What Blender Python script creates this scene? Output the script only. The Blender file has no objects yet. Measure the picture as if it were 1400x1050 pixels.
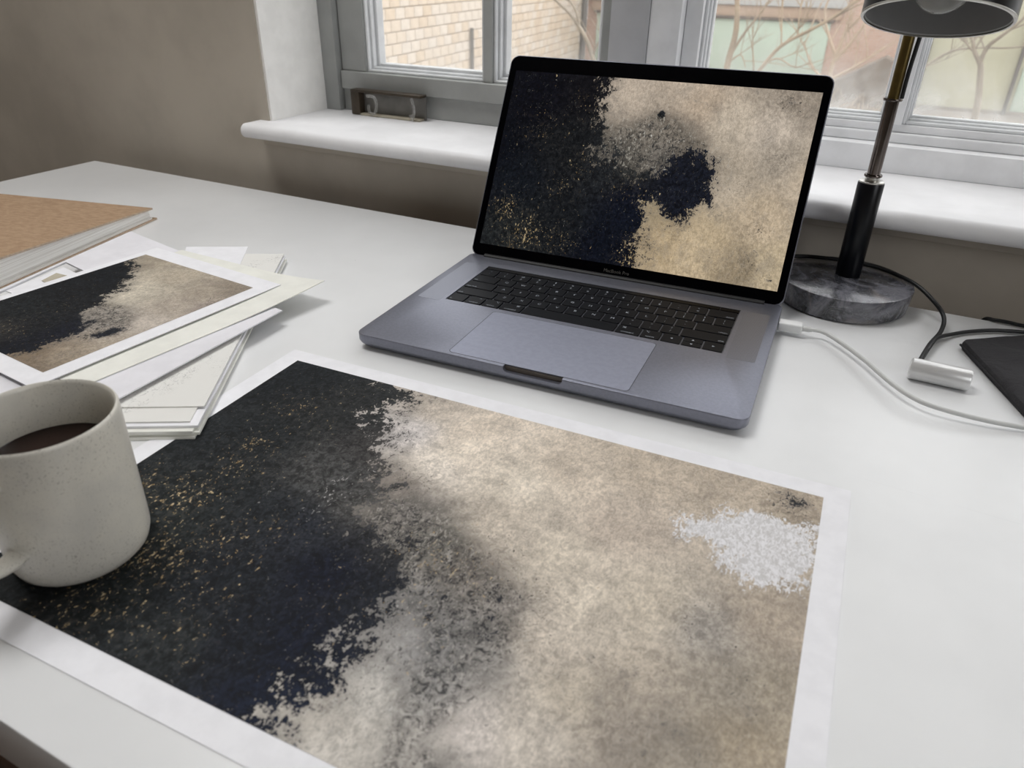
import bpy, bmesh, math, random
import numpy as np
from mathutils import Vector, Matrix
PI = math.pi
C = bpy.context.scene.collection
SC = bpy.context.scene
# ---------------------------------------------------------------- camera
cam_data = bpy.data.cameras.new('camera'); cam = bpy.data.objects.new('camera', cam_data); C.objects.link(cam)
cam_data.sensor_width = 36; cam_data.lens = 25.714; cam_data.clip_start = .01; cam_data.clip_end = 300
cam.matrix_world = Matrix(((0.89154509, -0.23797498, 0.38537678, 0), (0.45262009, 0.43653558, -0.77754211, 0),
                           (0.01680489, 0.86764313, 0.49690341, .30797689), (0, 0, 0, 1)))
cam_data.dof.use_dof = True; cam_data.dof.focus_distance = .72; cam_data.dof.aperture_fstop = 11
SC.camera = cam
# ---------------------------------------------------------------- light, exposure
SC.view_settings.view_transform = 'Standard'; SC.view_settings.look = 'None'
SC.view_settings.gamma = 1; SC.view_settings.use_curve_mapping = False
SC.view_settings.exposure = 0.0
world = bpy.data.worlds.new('overcast_sky'); SC.world = world; world.use_nodes = True
wn = world.node_tree; wbg = wn.nodes['Background']
wtc = wn.nodes.new('ShaderNodeTexCoord'); wsep = wn.nodes.new('ShaderNodeSeparateXYZ')
wr = wn.nodes.new('ShaderNodeValToRGB'); wn.links.new(wtc.outputs['Generated'], wsep.inputs[0])
wn.links.new(wsep.outputs['Z'], wr.inputs[0]); wn.links.new(wr.outputs[0], wbg.inputs[0])
wr.color_ramp.elements[0].position = 0; wr.color_ramp.elements[0].color = (.34, .345, .35, 1)   # overcast: the zenith is three times the horizon
wr.color_ramp.elements[1].position = 1; wr.color_ramp.elements[1].color = (.97, .985, 1, 1)
wbg.inputs['Strength'].default_value = SKY_STRENGTH = 4.0
def area(name, loc, rot, sx, sy, energy, color=(1, 1, 1), portal=False):
    l = bpy.data.lights.new(name, 'AREA'); l.shape = 'RECTANGLE'; l.size = sx; l.size_y = sy; l.energy = energy; l.color = color
    if portal: l.cycles.is_portal = True
    o = bpy.data.objects.new(name, l); C.objects.link(o); o.location = loc; o.rotation_euler = rot
    return o
area('window_portal', (.05, 1.17, 1.22), (-PI/2, 0, 0), 1.86, 2.3, 1, portal=True)
area('side_fill_light', (2.1, -.55, 1.0), Vector((2.1+.3, -.55-.4, .9)).to_track_quat('Z', 'Y').to_euler(), 1.2, 1.0, 17, (.97, .985, 1))  # unseen fill added to brighten the mug and the reveal from the right
area('overhead_fill_light', (-1.15, .42, 2.35), (0, 0, 0), 1.0, .7, 32, (1, .995, .985))  # fill added overhead to brighten the far left of the desk
sun = bpy.data.lights.new('veiled_sun', 'SUN'); sun.energy = 2.0; sun.angle = math.radians(50); sun.color = (1, .985, .96)
so = bpy.data.objects.new('veiled_sun', sun); C.objects.link(so); so.rotation_euler = Vector((.60, .40, .70)).to_track_quat('Z', 'Y').to_euler()
# ---------------------------------------------------------------- helpers
def lin(c):
    return tuple(((x/255)/12.92 if x/255 <= .04045 else ((x/255+.055)/1.055)**2.4) for x in c[:3]) + (1,)
class NT:
    def __init__(s, name):
        s.m = bpy.data.materials.new(name); s.m.use_nodes = True; s.t = s.m.node_tree
        s.b = s.t.nodes['Principled BSDF']; s.out = s.t.nodes['Material Output']
    def n(s, typ, **k):
        x = s.t.nodes.new('ShaderNode'+typ)
        for a, v in k.items(): setattr(x, a, v)
        return x
    def put(s, sock, v):
        if v is None: return
        if isinstance(v, bpy.types.NodeSocket): s.t.links.new(v, sock)
        else: sock.default_value = v
    def math(s, op, a, b=None, c=None, clamp=False):
        x = s.n('Math', operation=op, use_clamp=clamp)
        for i, v in enumerate((a, b, c)): s.put(x.inputs[i], v)
        return x.outputs[0]
    def noise(s, vec, scale, detail=6, rough=.6, dist=0, col=False):
        x = s.n('TexNoise'); s.put(x.inputs['Vector'], vec); x.inputs['Scale'].default_value = scale
        x.inputs['Detail'].default_value = detail; x.inputs['Roughness'].default_value = rough; x.inputs['Distortion'].default_value = dist
        return x.outputs['Color' if col else 'Fac']
    def ramp(s, v, a, b, lo=0., hi=1.):
        x = s.n('MapRange', interpolation_type='SMOOTHSTEP'); s.put(x.inputs[0], v)
        s.put(x.inputs[1], a); s.put(x.inputs[2], b); s.put(x.inputs[3], lo); s.put(x.inputs[4], hi)
        return x.outputs[0]
    def mix(s, f, a, b, mode='MIX'):
        x = s.n('Mix', data_type='RGBA', blend_type=mode); s.put(x.inputs[0], f); s.put(x.inputs[6], a); s.put(x.inputs[7], b)
        return x.outputs[2]
    def obj(s):
        return s.n('TexCoord').outputs['Object']
    def mapv(s, vec, scale=(1, 1, 1), loc=(0, 0, 0), rot=(0, 0, 0)):
        x = s.n('Mapping'); s.put(x.inputs[0], vec); x.inputs[1].default_value = loc; x.inputs[2].default_value = rot; x.inputs[3].default_value = scale
        return x.outputs[0]
    def bump(s, h, strength=.2, dist=.001):
        x = s.n('Bump'); x.inputs['Strength'].default_value = strength; x.inputs['Distance'].default_value = dist
        s.put(x.inputs['Height'], h); s.t.links.new(x.outputs[0], s.b.inputs['Normal'])
def mat(name, col, rough=.6, metal=0, var=.04, scale=30, bump=0, bscale=300, spec=.5, col2=None, coat=0, trans=0, alpha=1, detail=5, bdist=.0005):
    """plain surface: colour with a little noise and a little relief"""
    s = NT(name); o = s.obj(); c = lin(col)
    f = s.noise(o, scale, detail)
    if col2 is None: col2 = tuple(max(0, x*(1-var)-2) for x in col)
    f = s.ramp(f, .35, .65); s.put(s.b.inputs['Base Color'], s.mix(f, c, lin(col2)))
    s.b.inputs['Roughness'].default_value = rough; s.b.inputs['Metallic'].default_value = metal
    s.b.inputs['Specular IOR Level'].default_value = spec
    if coat: s.b.inputs['Coat Weight'].default_value = coat; s.b.inputs['Coat Roughness'].default_value = .1
    if trans: s.b.inputs['Transmission Weight'].default_value = trans
    if alpha < 1: s.b.inputs['Alpha'].default_value = alpha
    if bump: s.bump(s.noise(o, bscale, 4), bump, bdist)
    return s.m
def link(name, me, m=None, parent=None, smooth=False, loc=None, rot=None, kind=None, label=None):
    o = bpy.data.objects.new(name, me); C.objects.link(o)
    if m is not None and len(me.materials) == 0: me.materials.append(m)
    if parent: o.parent = parent
    if loc: o.location = loc
    if rot: o.rotation_euler = rot
    if smooth and hasattr(me, 'polygons'):
        me.polygons.foreach_set('use_smooth', [True]*len(me.polygons)); 
        try: me.set_sharp_from_angle(angle=math.radians(38))
        except Exception: pass
    if kind: o['kind'] = kind
    if label: o['label'] = label
    return o
def tag(o, label, cat, group=None):
    o['label'] = label; o['category'] = cat
    if group: o['group'] = group
    return o
def empty(name, loc=(0, 0, 0), rz=0, parent=None):
    o = bpy.data.objects.new(name, None); C.objects.link(o); o.location = loc; o.rotation_euler = (0, 0, rz); o.empty_display_size = .02
    if parent: o.parent = parent
    return o
def fin(bm, name):
    bmesh.ops.recalc_face_normals(bm, faces=bm.faces)
    me = bpy.data.meshes.new(name); bm.to_mesh(me); bm.free(); return me
def add_box(bm, x0, x1, y0, y1, z0, z1, bev=0, seg=2):
    r = bmesh.ops.create_cube(bm, size=1)
    for v in r['verts']:
        v.co = Vector(((x0+x1)/2+v.co.x*(x1-x0), (y0+y1)/2+v.co.y*(y1-y0), (z0+z1)/2+v.co.z*(z1-z0)))
    if bev:
        es = list({e for v in r['verts'] for e in v.link_edges})
        bmesh.ops.bevel(bm, geom=es, offset=bev, segments=seg, affect='EDGES', profile=.5)
def box(name, m, x0, x1, y0, y1, z0, z1, bev=0, parent=None, kind=None, seg=2, label=None):
    bm = bmesh.new(); add_box(bm, x0, x1, y0, y1, z0, z1, bev, seg)
    return link(name, fin(bm, name), m, parent, smooth=bool(bev), kind=kind, label=label)
def lathe(name, prof, m, parent=None, loc=None, rot=None, n=64, label=None, closed=False):
    bm = bmesh.new(); rings = []
    for r, z in prof:
        if r < 1e-6: rings.append([bm.verts.new((0, 0, z))])
        else: rings.append([bm.verts.new((r*math.cos(2*PI*i/n), r*math.sin(2*PI*i/n), z)) for i in range(n)])
    for a, b in list(zip(rings, rings[1:]))+([(rings[-1], rings[0])] if closed else []):
        for i in range(n):
            j = (i+1) % n
            if len(a) == 1 and len(b) == 1: break
            if len(a) == 1: bm.faces.new((a[0], b[i], b[j]))
            elif len(b) == 1: bm.faces.new((a[i], b[0], a[j]))
            else: bm.faces.new((a[i], b[i], b[j], a[j]))
    return link(name, fin(bm, name), m, parent, True, loc, rot, label=label)
def smooth_path(pts, sub=8):
    P = [Vector(p) for p in pts]; out = []
    for i in range(len(P)-1):
        p0 = P[max(i-1, 0)]; p1 = P[i]; p2 = P[i+1]; p3 = P[min(i+2, len(P)-1)]
        for k in range(sub):
            t = k/sub
            out.append(.5*((2*p1)+(p2-p0)*t+(2*p0-5*p1+4*p2-p3)*t*t+(-p0+3*p1-3*p2+p3)*t**3))
    out.append(P[-1]); return out
def add_tube(bm, pts, radii, n=10, cap=True):
    if not hasattr(radii, '__len__'): radii = [radii]*len(pts)
    P = [Vector(p) for p in pts]; rings = []
    t = (P[1]-P[0]).normalized(); up = Vector((0, 0, 1)) if abs(t.z) < .9 else Vector((0, 1, 0))
    nrm = t.cross(up).normalized()
    for i, p in enumerate(P):
        t = (P[min(i+1, len(P)-1)]-P[max(i-1, 0)]).normalized()
        nrm = (nrm-t*nrm.dot(t)).normalized(); bn = t.cross(nrm)
        rings.append([bm.verts.new(p+(nrm*math.cos(2*PI*k/n)+bn*math.sin(2*PI*k/n))*radii[i]) for k in range(n)])
    for a, b in zip(rings, rings[1:]):
        for k in range(n): bm.faces.new((a[k], a[(k+1) % n], b[(k+1) % n], b[k]))
    if cap:
        bm.faces.new(rings[0][::-1]); bm.faces.new(rings[-1])
def tube(name, pts, r, m, parent=None, n=12, sub=8, label=None):
    bm = bmesh.new(); add_tube(bm, smooth_path(pts, sub) if sub else pts, r, n); return link(name, fin(bm, name), m, parent, True, label=label)
def rrect(x0, x1, y0, y1, r, seg=6):
    out = []
    for cx, cy, a0 in ((x1-r, y0+r, -PI/2), (x1-r, y1-r, 0), (x0+r, y1-r, PI/2), (x0+r, y0+r, PI)):
        for k in range(seg+1):
            a = a0+PI/2*k/seg; out.append((cx+r*math.cos(a), cy+r*math.sin(a)))
    return out
def loft(bm, rings):
    """closed solid through stacked loops [(pts2d, z)...]"""
    R = [[bm.verts.new((x, y, z)) for x, y in pts] for pts, z in rings]
    n = len(R[0])
    for a, b in zip(R, R[1:]):
        for k in range(n): bm.faces.new((a[k], a[(k+1) % n], b[(k+1) % n], b[k]))
    bm.faces.new(R[0][::-1]); bm.faces.new(R[-1])
def inset(pts, d, x0, x1, y0, y1):
    """scale a loop towards the box centre by d on every side"""
    cx, cy = (x0+x1)/2, (y0+y1)/2
    return [(cx+(x-cx)*(1-2*d/(x1-x0)), cy+(y-cy)*(1-2*d/(y1-y0))) for x, y in pts]
def slab(name, m, x0, x1, y0, y1, z0, z1, r, bev=.0003, parent=None, seg=6, label=None):
    L = rrect(x0, x1, y0, y1, r, seg); I = inset(L, bev, x0, x1, y0, y1); bm = bmesh.new()
    loft(bm, [(I, z0), (L, z0+bev), (L, z1-bev), (I, z1)])
    return link(name, fin(bm, name), m, parent, False, label=label)
def sheet(name, m, corners, z, th, curl=None, n=14, parent=None, label=None, loc=None):
    """sheet of paper or card with four corners (a,b,c,d); curl(x,y)->extra height"""
    bm = bmesh.new(); a, b, c, d = [Vector((p[0], p[1], 0)) for p in corners]; N = n if curl else 1
    for side in (0, 1):
        g = []
        for i in range(N+1):
            row = []
            for j in range(N+1):
                u, v = i/N, j/N; p = (a*(1-u)+b*u)*(1-v)+(d*(1-u)+c*u)*v
                h = z+(curl(p.x, p.y) if curl else 0)+(th if side else 0); row.append(bm.verts.new((p.x, p.y, h)))
            g.append(row)
        for i in range(N):
            for j in range(N):
                f = (g[i][j], g[i+1][j], g[i+1][j+1], g[i][j+1]); bm.faces.new(f if side else f[::-1])
        if side == 0: g0 = g
    def strip(A, B):
        for k in range(len(A)-1): bm.faces.new((A[k], A[k+1], B[k+1], B[k]))
    strip(g0[0], g[0]); strip(g0[-1][::-1], g[-1][::-1])
    strip([r[0] for r in g0][::-1], [r[0] for r in g][::-1]); strip([r[-1] for r in g0], [r[-1] for r in g])
    return link(name, fin(bm, name), m, parent, smooth=bool(curl), loc=loc, label=label)
_font = {}
def text_mesh(txt, size, align='CENTER'):
    k = (txt, size, align)
    if k not in _font:
        cu = bpy.data.curves.new('lettering', 'FONT'); cu.body = txt; cu.size = size; cu.align_x = align; cu.align_y = 'CENTER'; cu.resolution_u = 2
        o = bpy.data.objects.new('tmp', cu); C.objects.link(o); bpy.context.view_layer.update()
        me = bpy.data.meshes.new_from_object(o.evaluated_get(bpy.context.evaluated_depsgraph_get())); bpy.data.objects.remove(o)
        me.name = 'lettering'; _font[k] = me
    return _font[k]
# ---------------------------------------------------------------- painted sheets
def in_poly_sdf(X, Y, poly):
    inside = np.zeros(X.shape, bool); d2 = np.full(X.shape, 1e9); n = len(poly)
    for i in range(n):
        x1, y1 = poly[i]; x2, y2 = poly[(i+1) % n]
        cond = ((y1 > Y) != (y2 > Y)); xi = (x2-x1)*(Y-y1)/((y2-y1) if y2 != y1 else 1e-9)+x1
        inside ^= cond & (X < xi)
        ex, ey = x2-x1, y2-y1; L = ex*ex+ey*ey+1e-12
        t = np.clip(((X-x1)*ex+(Y-y1)*ey)/L, 0, 1); d2 = np.minimum(d2, (X-x1-t*ex)**2+(Y-y1-t*ey)**2)
    return np.where(inside, 1, -1)*np.sqrt(d2)
def painting(name, x0, x1, y0, y1, z, spec, m, parent, nx=110, ny=80, fade=.03):
    xs = np.linspace(x0, x1, nx); ys = np.linspace(y0, y1, ny); X, Y = np.meshgrid(xs, ys)
    co = np.stack([X, Y, np.full_like(X, z)], -1).reshape(-1, 3)
    idx = np.arange(nx*ny).reshape(ny, nx)
    f = np.stack([idx[:-1, :-1], idx[:-1, 1:], idx[1:, 1:], idx[1:, :-1]], -1).reshape(-1, 4)
    me = bpy.data.meshes.new(name); me.from_pydata(co.tolist(), [], f.tolist())
    def idw(L):
        w = 0; c = 0
        for a in L:
            k = 1/((X-a[0])**2+(Y-a[1])**2+.00016)**2; w = w+k; c = c+k[..., None]*np.array(lin(a[2:5])[:3])
        return c/w[..., None]
    def blobs(L, p=1.):
        o = np.zeros_like(X)
        for a in L: o = np.maximum(o, a[3]*np.exp(-((X-a[0])**2+(Y-a[1])**2)/(a[2]**2)*p))
        return o
    sd = in_poly_sdf(X, Y, spec['poly'])
    val = np.clip(.5+sd/(2*fade), 0, 1)
    val = np.maximum(val, .5*blobs(spec['grey']))
    pa = np.clip(.5+in_poly_sdf(X, Y, spec['patch'])/.05, 0, 1) if spec['patch'] else np.zeros_like(X)
    def attr(nm, rgb, al=None):
        a = me.attributes.new(nm, 'FLOAT_COLOR', 'POINT'); d = np.ones((nx*ny, 4), 'f'); d[:, :3] = rgb.reshape(-1, 3)
        if al is not None: d[:, 3] = al.ravel()
        a.data.foreach_set('color', d.ravel())
    attr('paint_light', idw(spec['light'])); attr('paint_dark', idw(spec['dark']))
    attr('paint_mask', np.stack([val, blobs(spec['gold']), blobs(spec['white'])], -1), blobs(spec['fleck']))
    mi = np.clip(.5+in_poly_sdf(X, Y, spec['mid'])/(1.3*fade), 0, 1)
    attr('paint_patch', np.stack([pa, mi, pa], -1))
    return link(name, me, m, parent)
def paint_mat(name, rot=0., emit=0., k=1., gain=1.):
    s = NT(name); o = s.mapv(s.obj(), rot=(0, 0, rot)); 
    at = lambda n: s.n('Attribute', attribute_name=n)
    L, D, M_, Pt = at('paint_light'), at('paint_dark'), at('paint_mask'), at('paint_patch')
    sep = s.n('SeparateColor'); s.put(sep.inputs[0], M_.outputs['Color']); val, gold, white = sep.outputs[:3]; fleck = M_.outputs['Alpha']
    sp_ = s.n('SeparateColor'); s.put(sp_.inputs[0], Pt.outputs['Color']); patch, mid = sp_.outputs[:2]
    st = s.mapv(o, (1, .55, 1), rot=(0, 0, .5))
    nb = s.noise(o, 34*k, 12, .72, .35); nm = s.noise(o, 165*k, 8, .68, .9); nf = s.noise(st, 420*k, 6, .65, 1.0); ng = s.noise(st, 520*k, 4, .6, .8)
    nw = s.noise(st, 210*k, 6, .6, 2.2); nl = s.noise(o, 22*k, 6, .6, 1.0)
    # light layer
    c = s.mix(1, L.outputs['Color'], s.ramp(nm, .36, .64, .92, 1.18), 'MULTIPLY')
    c = s.mix(1, c, s.ramp(nl, .36, .64, .98, 1.22), 'MULTIPLY')
    c = s.mix(1, c, s.ramp(nf, .36, .64, .86, 1.2), 'MULTIPLY')
    c = s.mix(s.math('MULTIPLY', fleck, .9), c, s.mix(1, c, s.ramp(nm, .38, .62, .62, 1.28), 'MULTIPLY'))
    c = s.mix(s.math('MULTIPLY', s.ramp(nb, .5, .62), .2), c, lin((136, 128, 118)))
    ridge = s.math('ABSOLUTE', s.math('SUBTRACT', nw, .5)); rid = s.ramp(ridge, .0, .02, 1., 0.)
    rmask = s.ramp(nb, .44, .6)
    c = s.mix(s.math('MULTIPLY', s.math('MULTIPLY', rid, rmask), .5), c, lin((104, 97, 88)))
    rid2 = s.ramp(s.math('ABSOLUTE', s.math('SUBTRACT', nw, .57)), .0, .012, 1., 0.)
    c = s.mix(s.math('MULTIPLY', rid2, .35), c, lin((222, 216, 204)))
    t1 = s.math('SUBTRACT', .685, s.math('MULTIPLY', fleck, .17)); sp = s.ramp(nf, t1, s.math('ADD', t1, .035))
    t2 = s.math('SUBTRACT', .68, s.math('MULTIPLY', fleck, .145)); sp2 = s.ramp(nm, t2, s.math('ADD', t2, .06))
    c = s.mix(s.math('MULTIPLY', sp2, .6), c, lin((78, 76, 74)))
    c = s.mix(s.math('MULTIPLY', sp, .85), c, lin((38, 38, 40)))
    # dark layer
    d = s.mix(1, D.outputs['Color'], s.ramp(nm, .36, .64, .38, 1.35), 'MULTIPLY')
    d = s.mix(1, d, s.ramp(nf, .36, .64, .6, 1.25), 'MULTIPLY')
    d = s.mix(s.math('MULTIPLY', s.ramp(nm, .50, .66), s.math('MULTIPLY', gold, .30)), d, lin((84, 72, 50)))
    d = s.mix(s.ramp(nw, .63, .68, 0, .35), d, lin((110, 110, 106)))
    gth = s.math('SUBTRACT', .725, s.math('MULTIPLY', gold, .155))
    gg = s.math('ADD', ng, s.math('MULTIPLY', s.math('SUBTRACT', nm, .5), .35))
    gm = s.ramp(gg, gth, s.math('ADD', gth, .02))
    d = s.mix(s.math('MULTIPLY', gm, .9), d, s.mix(s.ramp(nf, .4, .6), lin((140, 112, 68)), lin((214, 194, 152))))
    # border between the two, ragged
    v = s.math('ADD', val, s.math('MULTIPLY', s.math('SUBTRACT', nb, .5), 1.5))
    v = s.math('ADD', v, s.math('MULTIPLY', s.math('SUBTRACT', nm, .5), .8)); v = s.math('ADD', v, s.math('MULTIPLY', s.math('SUBTRACT', nf, .5), .8))
    f = s.ramp(v, .48, .525)
    tr = s.ramp(s.math('ADD', v, s.math('MULTIPLY', s.math('SUBTRACT', nm, .5), 1.6)), .26, .52)          # greyish halo of mixed paint
    c = s.mix(s.math('MULTIPLY', tr, .45), c, lin((92, 90, 86)))
    mv = s.math('ADD', mid, s.math('MULTIPLY', s.math('SUBTRACT', nb, .5), 1.3)); mv = s.math('ADD', mv, s.math('MULTIPLY', s.math('SUBTRACT', nm, .5), 1.3)); mv = s.math('ADD', mv, s.math('MULTIPLY', s.math('SUBTRACT', nf, .5), .9))
    mc = s.mix(1, L.outputs['Color'], s.ramp(nm, .36, .64, .45, 1.35), 'MULTIPLY'); mc = s.mix(1, mc, s.ramp(nl, .4, .6, .75, 1.15), 'MULTIPLY'); mc = s.mix(s.math('MULTIPLY', s.ramp(nf, .58, .66), .6), mc, lin((168, 162, 150))); mc = s.mix(s.math('MULTIPLY', s.ramp(nf, .46, .38), .85), mc, lin((30, 31, 34)))
    mc = s.mix(s.math('MULTIPLY', s.ramp(nm, .455, .40), .85), mc, lin((30, 32, 36))); mc = s.mix(s.math('MULTIPLY', s.ramp(nw, .57, .62), .6), mc, lin((184, 179, 168)))
    mc = s.mix(s.math('MULTIPLY', rid, .28), mc, lin((176, 170, 158)))
    c = s.mix(s.math('MULTIPLY', s.ramp(mv, .37, .48), .9), c, mc)
    c = s.mix(f, c, d)
    c = s.mix(s.math('MULTIPLY', gm, .75), c, s.mix(s.ramp(nf, .4, .6), lin((120, 96, 58)), lin((206, 186, 146))))
    wth = s.math('SUBTRACT', .72, s.math('MULTIPLY', white, .19))
    wm = s.ramp(nw, wth, s.math('ADD', wth, .04)); c = s.mix(s.math('MULTIPLY', wm, .75), c, lin((206, 203, 197)))
    pv = s.math('ADD', patch, s.math('MULTIPLY', s.math('SUBTRACT', nb, .5), 1.2)); pv = s.math('ADD', pv, s.math('MULTIPLY', s.math('SUBTRACT', nw, .5), .9))
    pm = s.ramp(pv, .5, .545); c = s.mix(pm, c, s.mix(s.ramp(nf, .4, .6), lin((196, 194, 190)), lin((226, 225, 223))))
    if emit:
        s.b.inputs['Base Color'].default_value = (.004, .004, .005, 1); s.b.inputs['Roughness'].default_value = .12; s.b.inputs['Specular IOR Level'].default_value = .15
        s.put(s.b.inputs['Emission Color'], c); s.b.inputs['Emission Strength'].default_value = emit
    else:
        s.put(s.b.inputs['Base Color'], s.mix(1, c, (gain, gain, gain*1.05, 1), 'MULTIPLY')); s.b.inputs['Roughness'].default_value = .6; s.b.inputs['Specular IOR Level'].default_value = .15
    return s.m
ART_big=dict(
 poly=[(-.116,.027),(.039,.032),(.134,-.020),(.135,-.037),(.127,-.054),(.152,-.075),(.153,-.097),(.175,-.116),(.180,-.127),(.198,-.137),(.189,-.162),(.189,-.173),(.215,-.177),(.237,-.193),(.249,-.204),(.247,-.225),(.244,-.248),(.243,-.268),(.243,-.283),(.243,-.300),(.238,-.314),(.206,-.330),(.057,-.353),(-.076,-.335),(-.087,-.159)],
 light=[(.169,-.032,178,168,153),(.210,-.048,200,188,170),(.218,-.075,207,196,178),(.261,-.093,203,193,175),(.163,-.071,196,190,183),(.203,-.102,210,201,186),(.291,-.059,190,178,160),(.347,-.032,174,162,144),(.397,-.027,170,158,140),(.446,-.029,158,146,128),(.343,-.104,180,168,152),(.311,-.148,192,182,164),(.286,-.146,186,176,160),(.344,-.177,198,188,170),(.381,-.159,182,172,154),(.406,-.164,150,144,134),(.438,-.144,163,151,134),(.427,-.195,146,138,124),(.387,-.209,166,156,140),(.357,-.233,184,174,156),(.385,-.241,150,141,128),(.439,-.224,152,140,120),(.346,-.260,188,180,166),(.321,-.272,198,190,180),(.289,-.270,142,139,132),(.269,-.296,182,176,164),(.253,-.296,178,172,160),(.284,-.234,128,127,124),(.262,-.254,146,143,136),(.309,-.232,130,127,121),(.277,-.178,112,106,98),(.245,-.166,100,97,90),(.297,-.217,112,110,106),(.304,-.196,128,123,116),(.326,-.197,190,180,164),(.312,-.174,190,180,163),(.273,-.130,178,168,152),(.214,-.150,104,100,94),(.192,-.127,128,120,110),(.149,-.147,100,98,94),(.413,-.244,140,132,118),(.451,-.193,150,140,122),(.306,-.190,140,134,125),(.334,-.210,190,180,164),(.257,-.219,120,118,114),(.270,-.279,186,182,172),(.269,-.304,190,185,174),(.294,-.258,150,148,143),(.273,-.244,150,148,144),(.316,-.290,140,136,128)],
 dark=[(.046,-.041,27,31,34),(.069,-.128,33,37,39),(.084,-.213,38,43,43),(.096,-.278,30,35,36),(.085,-.301,24,28,30),(.152,-.251,24,29,35),(.200,-.215,11,17,33),(.216,-.266,12,19,35),(.222,-.301,18,25,41),(.158,-.294,38,42,43),(.107,-.063,40,42,42),(.144,-.141,74,74,72),(.176,-.160,78,77,74),(.219,-.182,40,41,44),(.164,-.190,36,40,48),(.161,-.103,64,62,60),(.139,-.187,34,38,42),(.192,-.278,22,27,36),(.099,-.189,34,38,40),(.240,-.221,26,30,38)],
 gold=[(.073,-.202,0.0333,0.9),(.084,-.161,0.0333,0.6),(.100,-.250,0.04,0.9),(.125,-.224,0.0333,0.7),(.103,-.293,0.04,0.7),(.066,-.083,0.0267,0.6),(.144,-.200,0.0267,0.5),(.095,-.093,0.0267,0.4),(.083,-.050,0.0333,0.3),(.153,-.274,0.04,0.5),(.221,-.230,0.04,0.25),(.252,-.177,0.0333,0.7),(.278,-.190,0.0333,0.6),(.266,-.226,0.0333,0.5),(.039,-.201,0.02,0.9),(.207,-.243,0.04,0.15),(.075,-.135,0.02,0.8)],
 white=[(.275,-.298,0.04,0.5),(.251,-.288,0.0333,0.4),(.269,-.266,0.04,0.4),(.165,-.070,0.03,0.5),(.180,-.114,0.0267,0.3),(.155,-.166,0.0253,0.75),(.161,-.146,0.0233,0.6),(.241,-.185,0.02,0.3),(.321,-.272,0.0267,0.35),(.259,-.293,0.04,0.4),(.282,-.273,0.04,0.4),(.441,-.031,0.02,0.4),(.427,-.030,0.02,0.35),(.406,-.164,0.02,0.3),(.250,-.250,0.0333,0.3),(.257,-.219,0.0267,0.25)],
 fleck=[(.163,-.082,0.0233,0.9),(.198,-.123,0.0267,0.7),(.272,-.177,0.03,1),(.301,-.198,0.0333,1),(.291,-.214,0.04,0.9),(.256,-.201,0.0267,0.8),(.289,-.242,0.0333,0.7),(.257,-.247,0.0333,0.6),(.289,-.270,0.0333,0.5),(.315,-.219,0.0267,0.6),(.308,-.247,0.0333,0.45),(.269,-.207,0.0333,0.8),(.406,-.164,0.0233,0.5),(.386,-.205,0.0333,0.3),(.437,-.034,0.02,0.9),(.386,-.245,0.0467,0.35),(.426,-.191,0.04,0.25),(.303,-.274,0.02,0.4),(.255,-.277,0.0267,0.4),(.239,-.154,0.0267,0.5),(.148,-.043,0.02,0.5),(.368,-.075,0.02,0.2),(.278,-.150,0.02,0.3)],
 patch=[(.371,-.074),(.388,-.075),(.395,-.054),(.412,-.054),(.423,-.053),(.439,-.053),(.455,-.051),(.454,-.086),(.453,-.112),(.442,-.114),(.433,-.121),(.423,-.125),(.417,-.114),(.407,-.105),(.394,-.095),(.385,-.094),(.376,-.089)],
 mid=[(.189,-.142),(.211,-.137),(.244,-.143),(.257,-.160),(.287,-.173),(.306,-.185),(.318,-.212),(.317,-.235),(.313,-.253),(.310,-.275),(.317,-.297),(.294,-.315),(.292,-.285),(.292,-.271),(.278,-.259),(.279,-.236),(.264,-.218),(.241,-.216),(.214,-.195),(.182,-.175)],
 grey=[(.280,-.219,0.0333,0.62),(.293,-.183,0.024,0.78),(.263,-.175,0.02,0.85),(.309,-.206,0.02,0.72),(.269,-.207,0.02,0.8),(.298,-.227,0.0267,0.6),(.441,-.030,0.0133,0.95),(.429,-.029,0.0093,0.9),(.231,-.176,0.02,0.8),(.384,-.211,0.0333,0.35),(.380,-.248,0.04,0.42),(.418,-.185,0.02,0.4),(.404,-.164,0.012,0.45),(.214,-.166,0.0267,0.5)],
)
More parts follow.
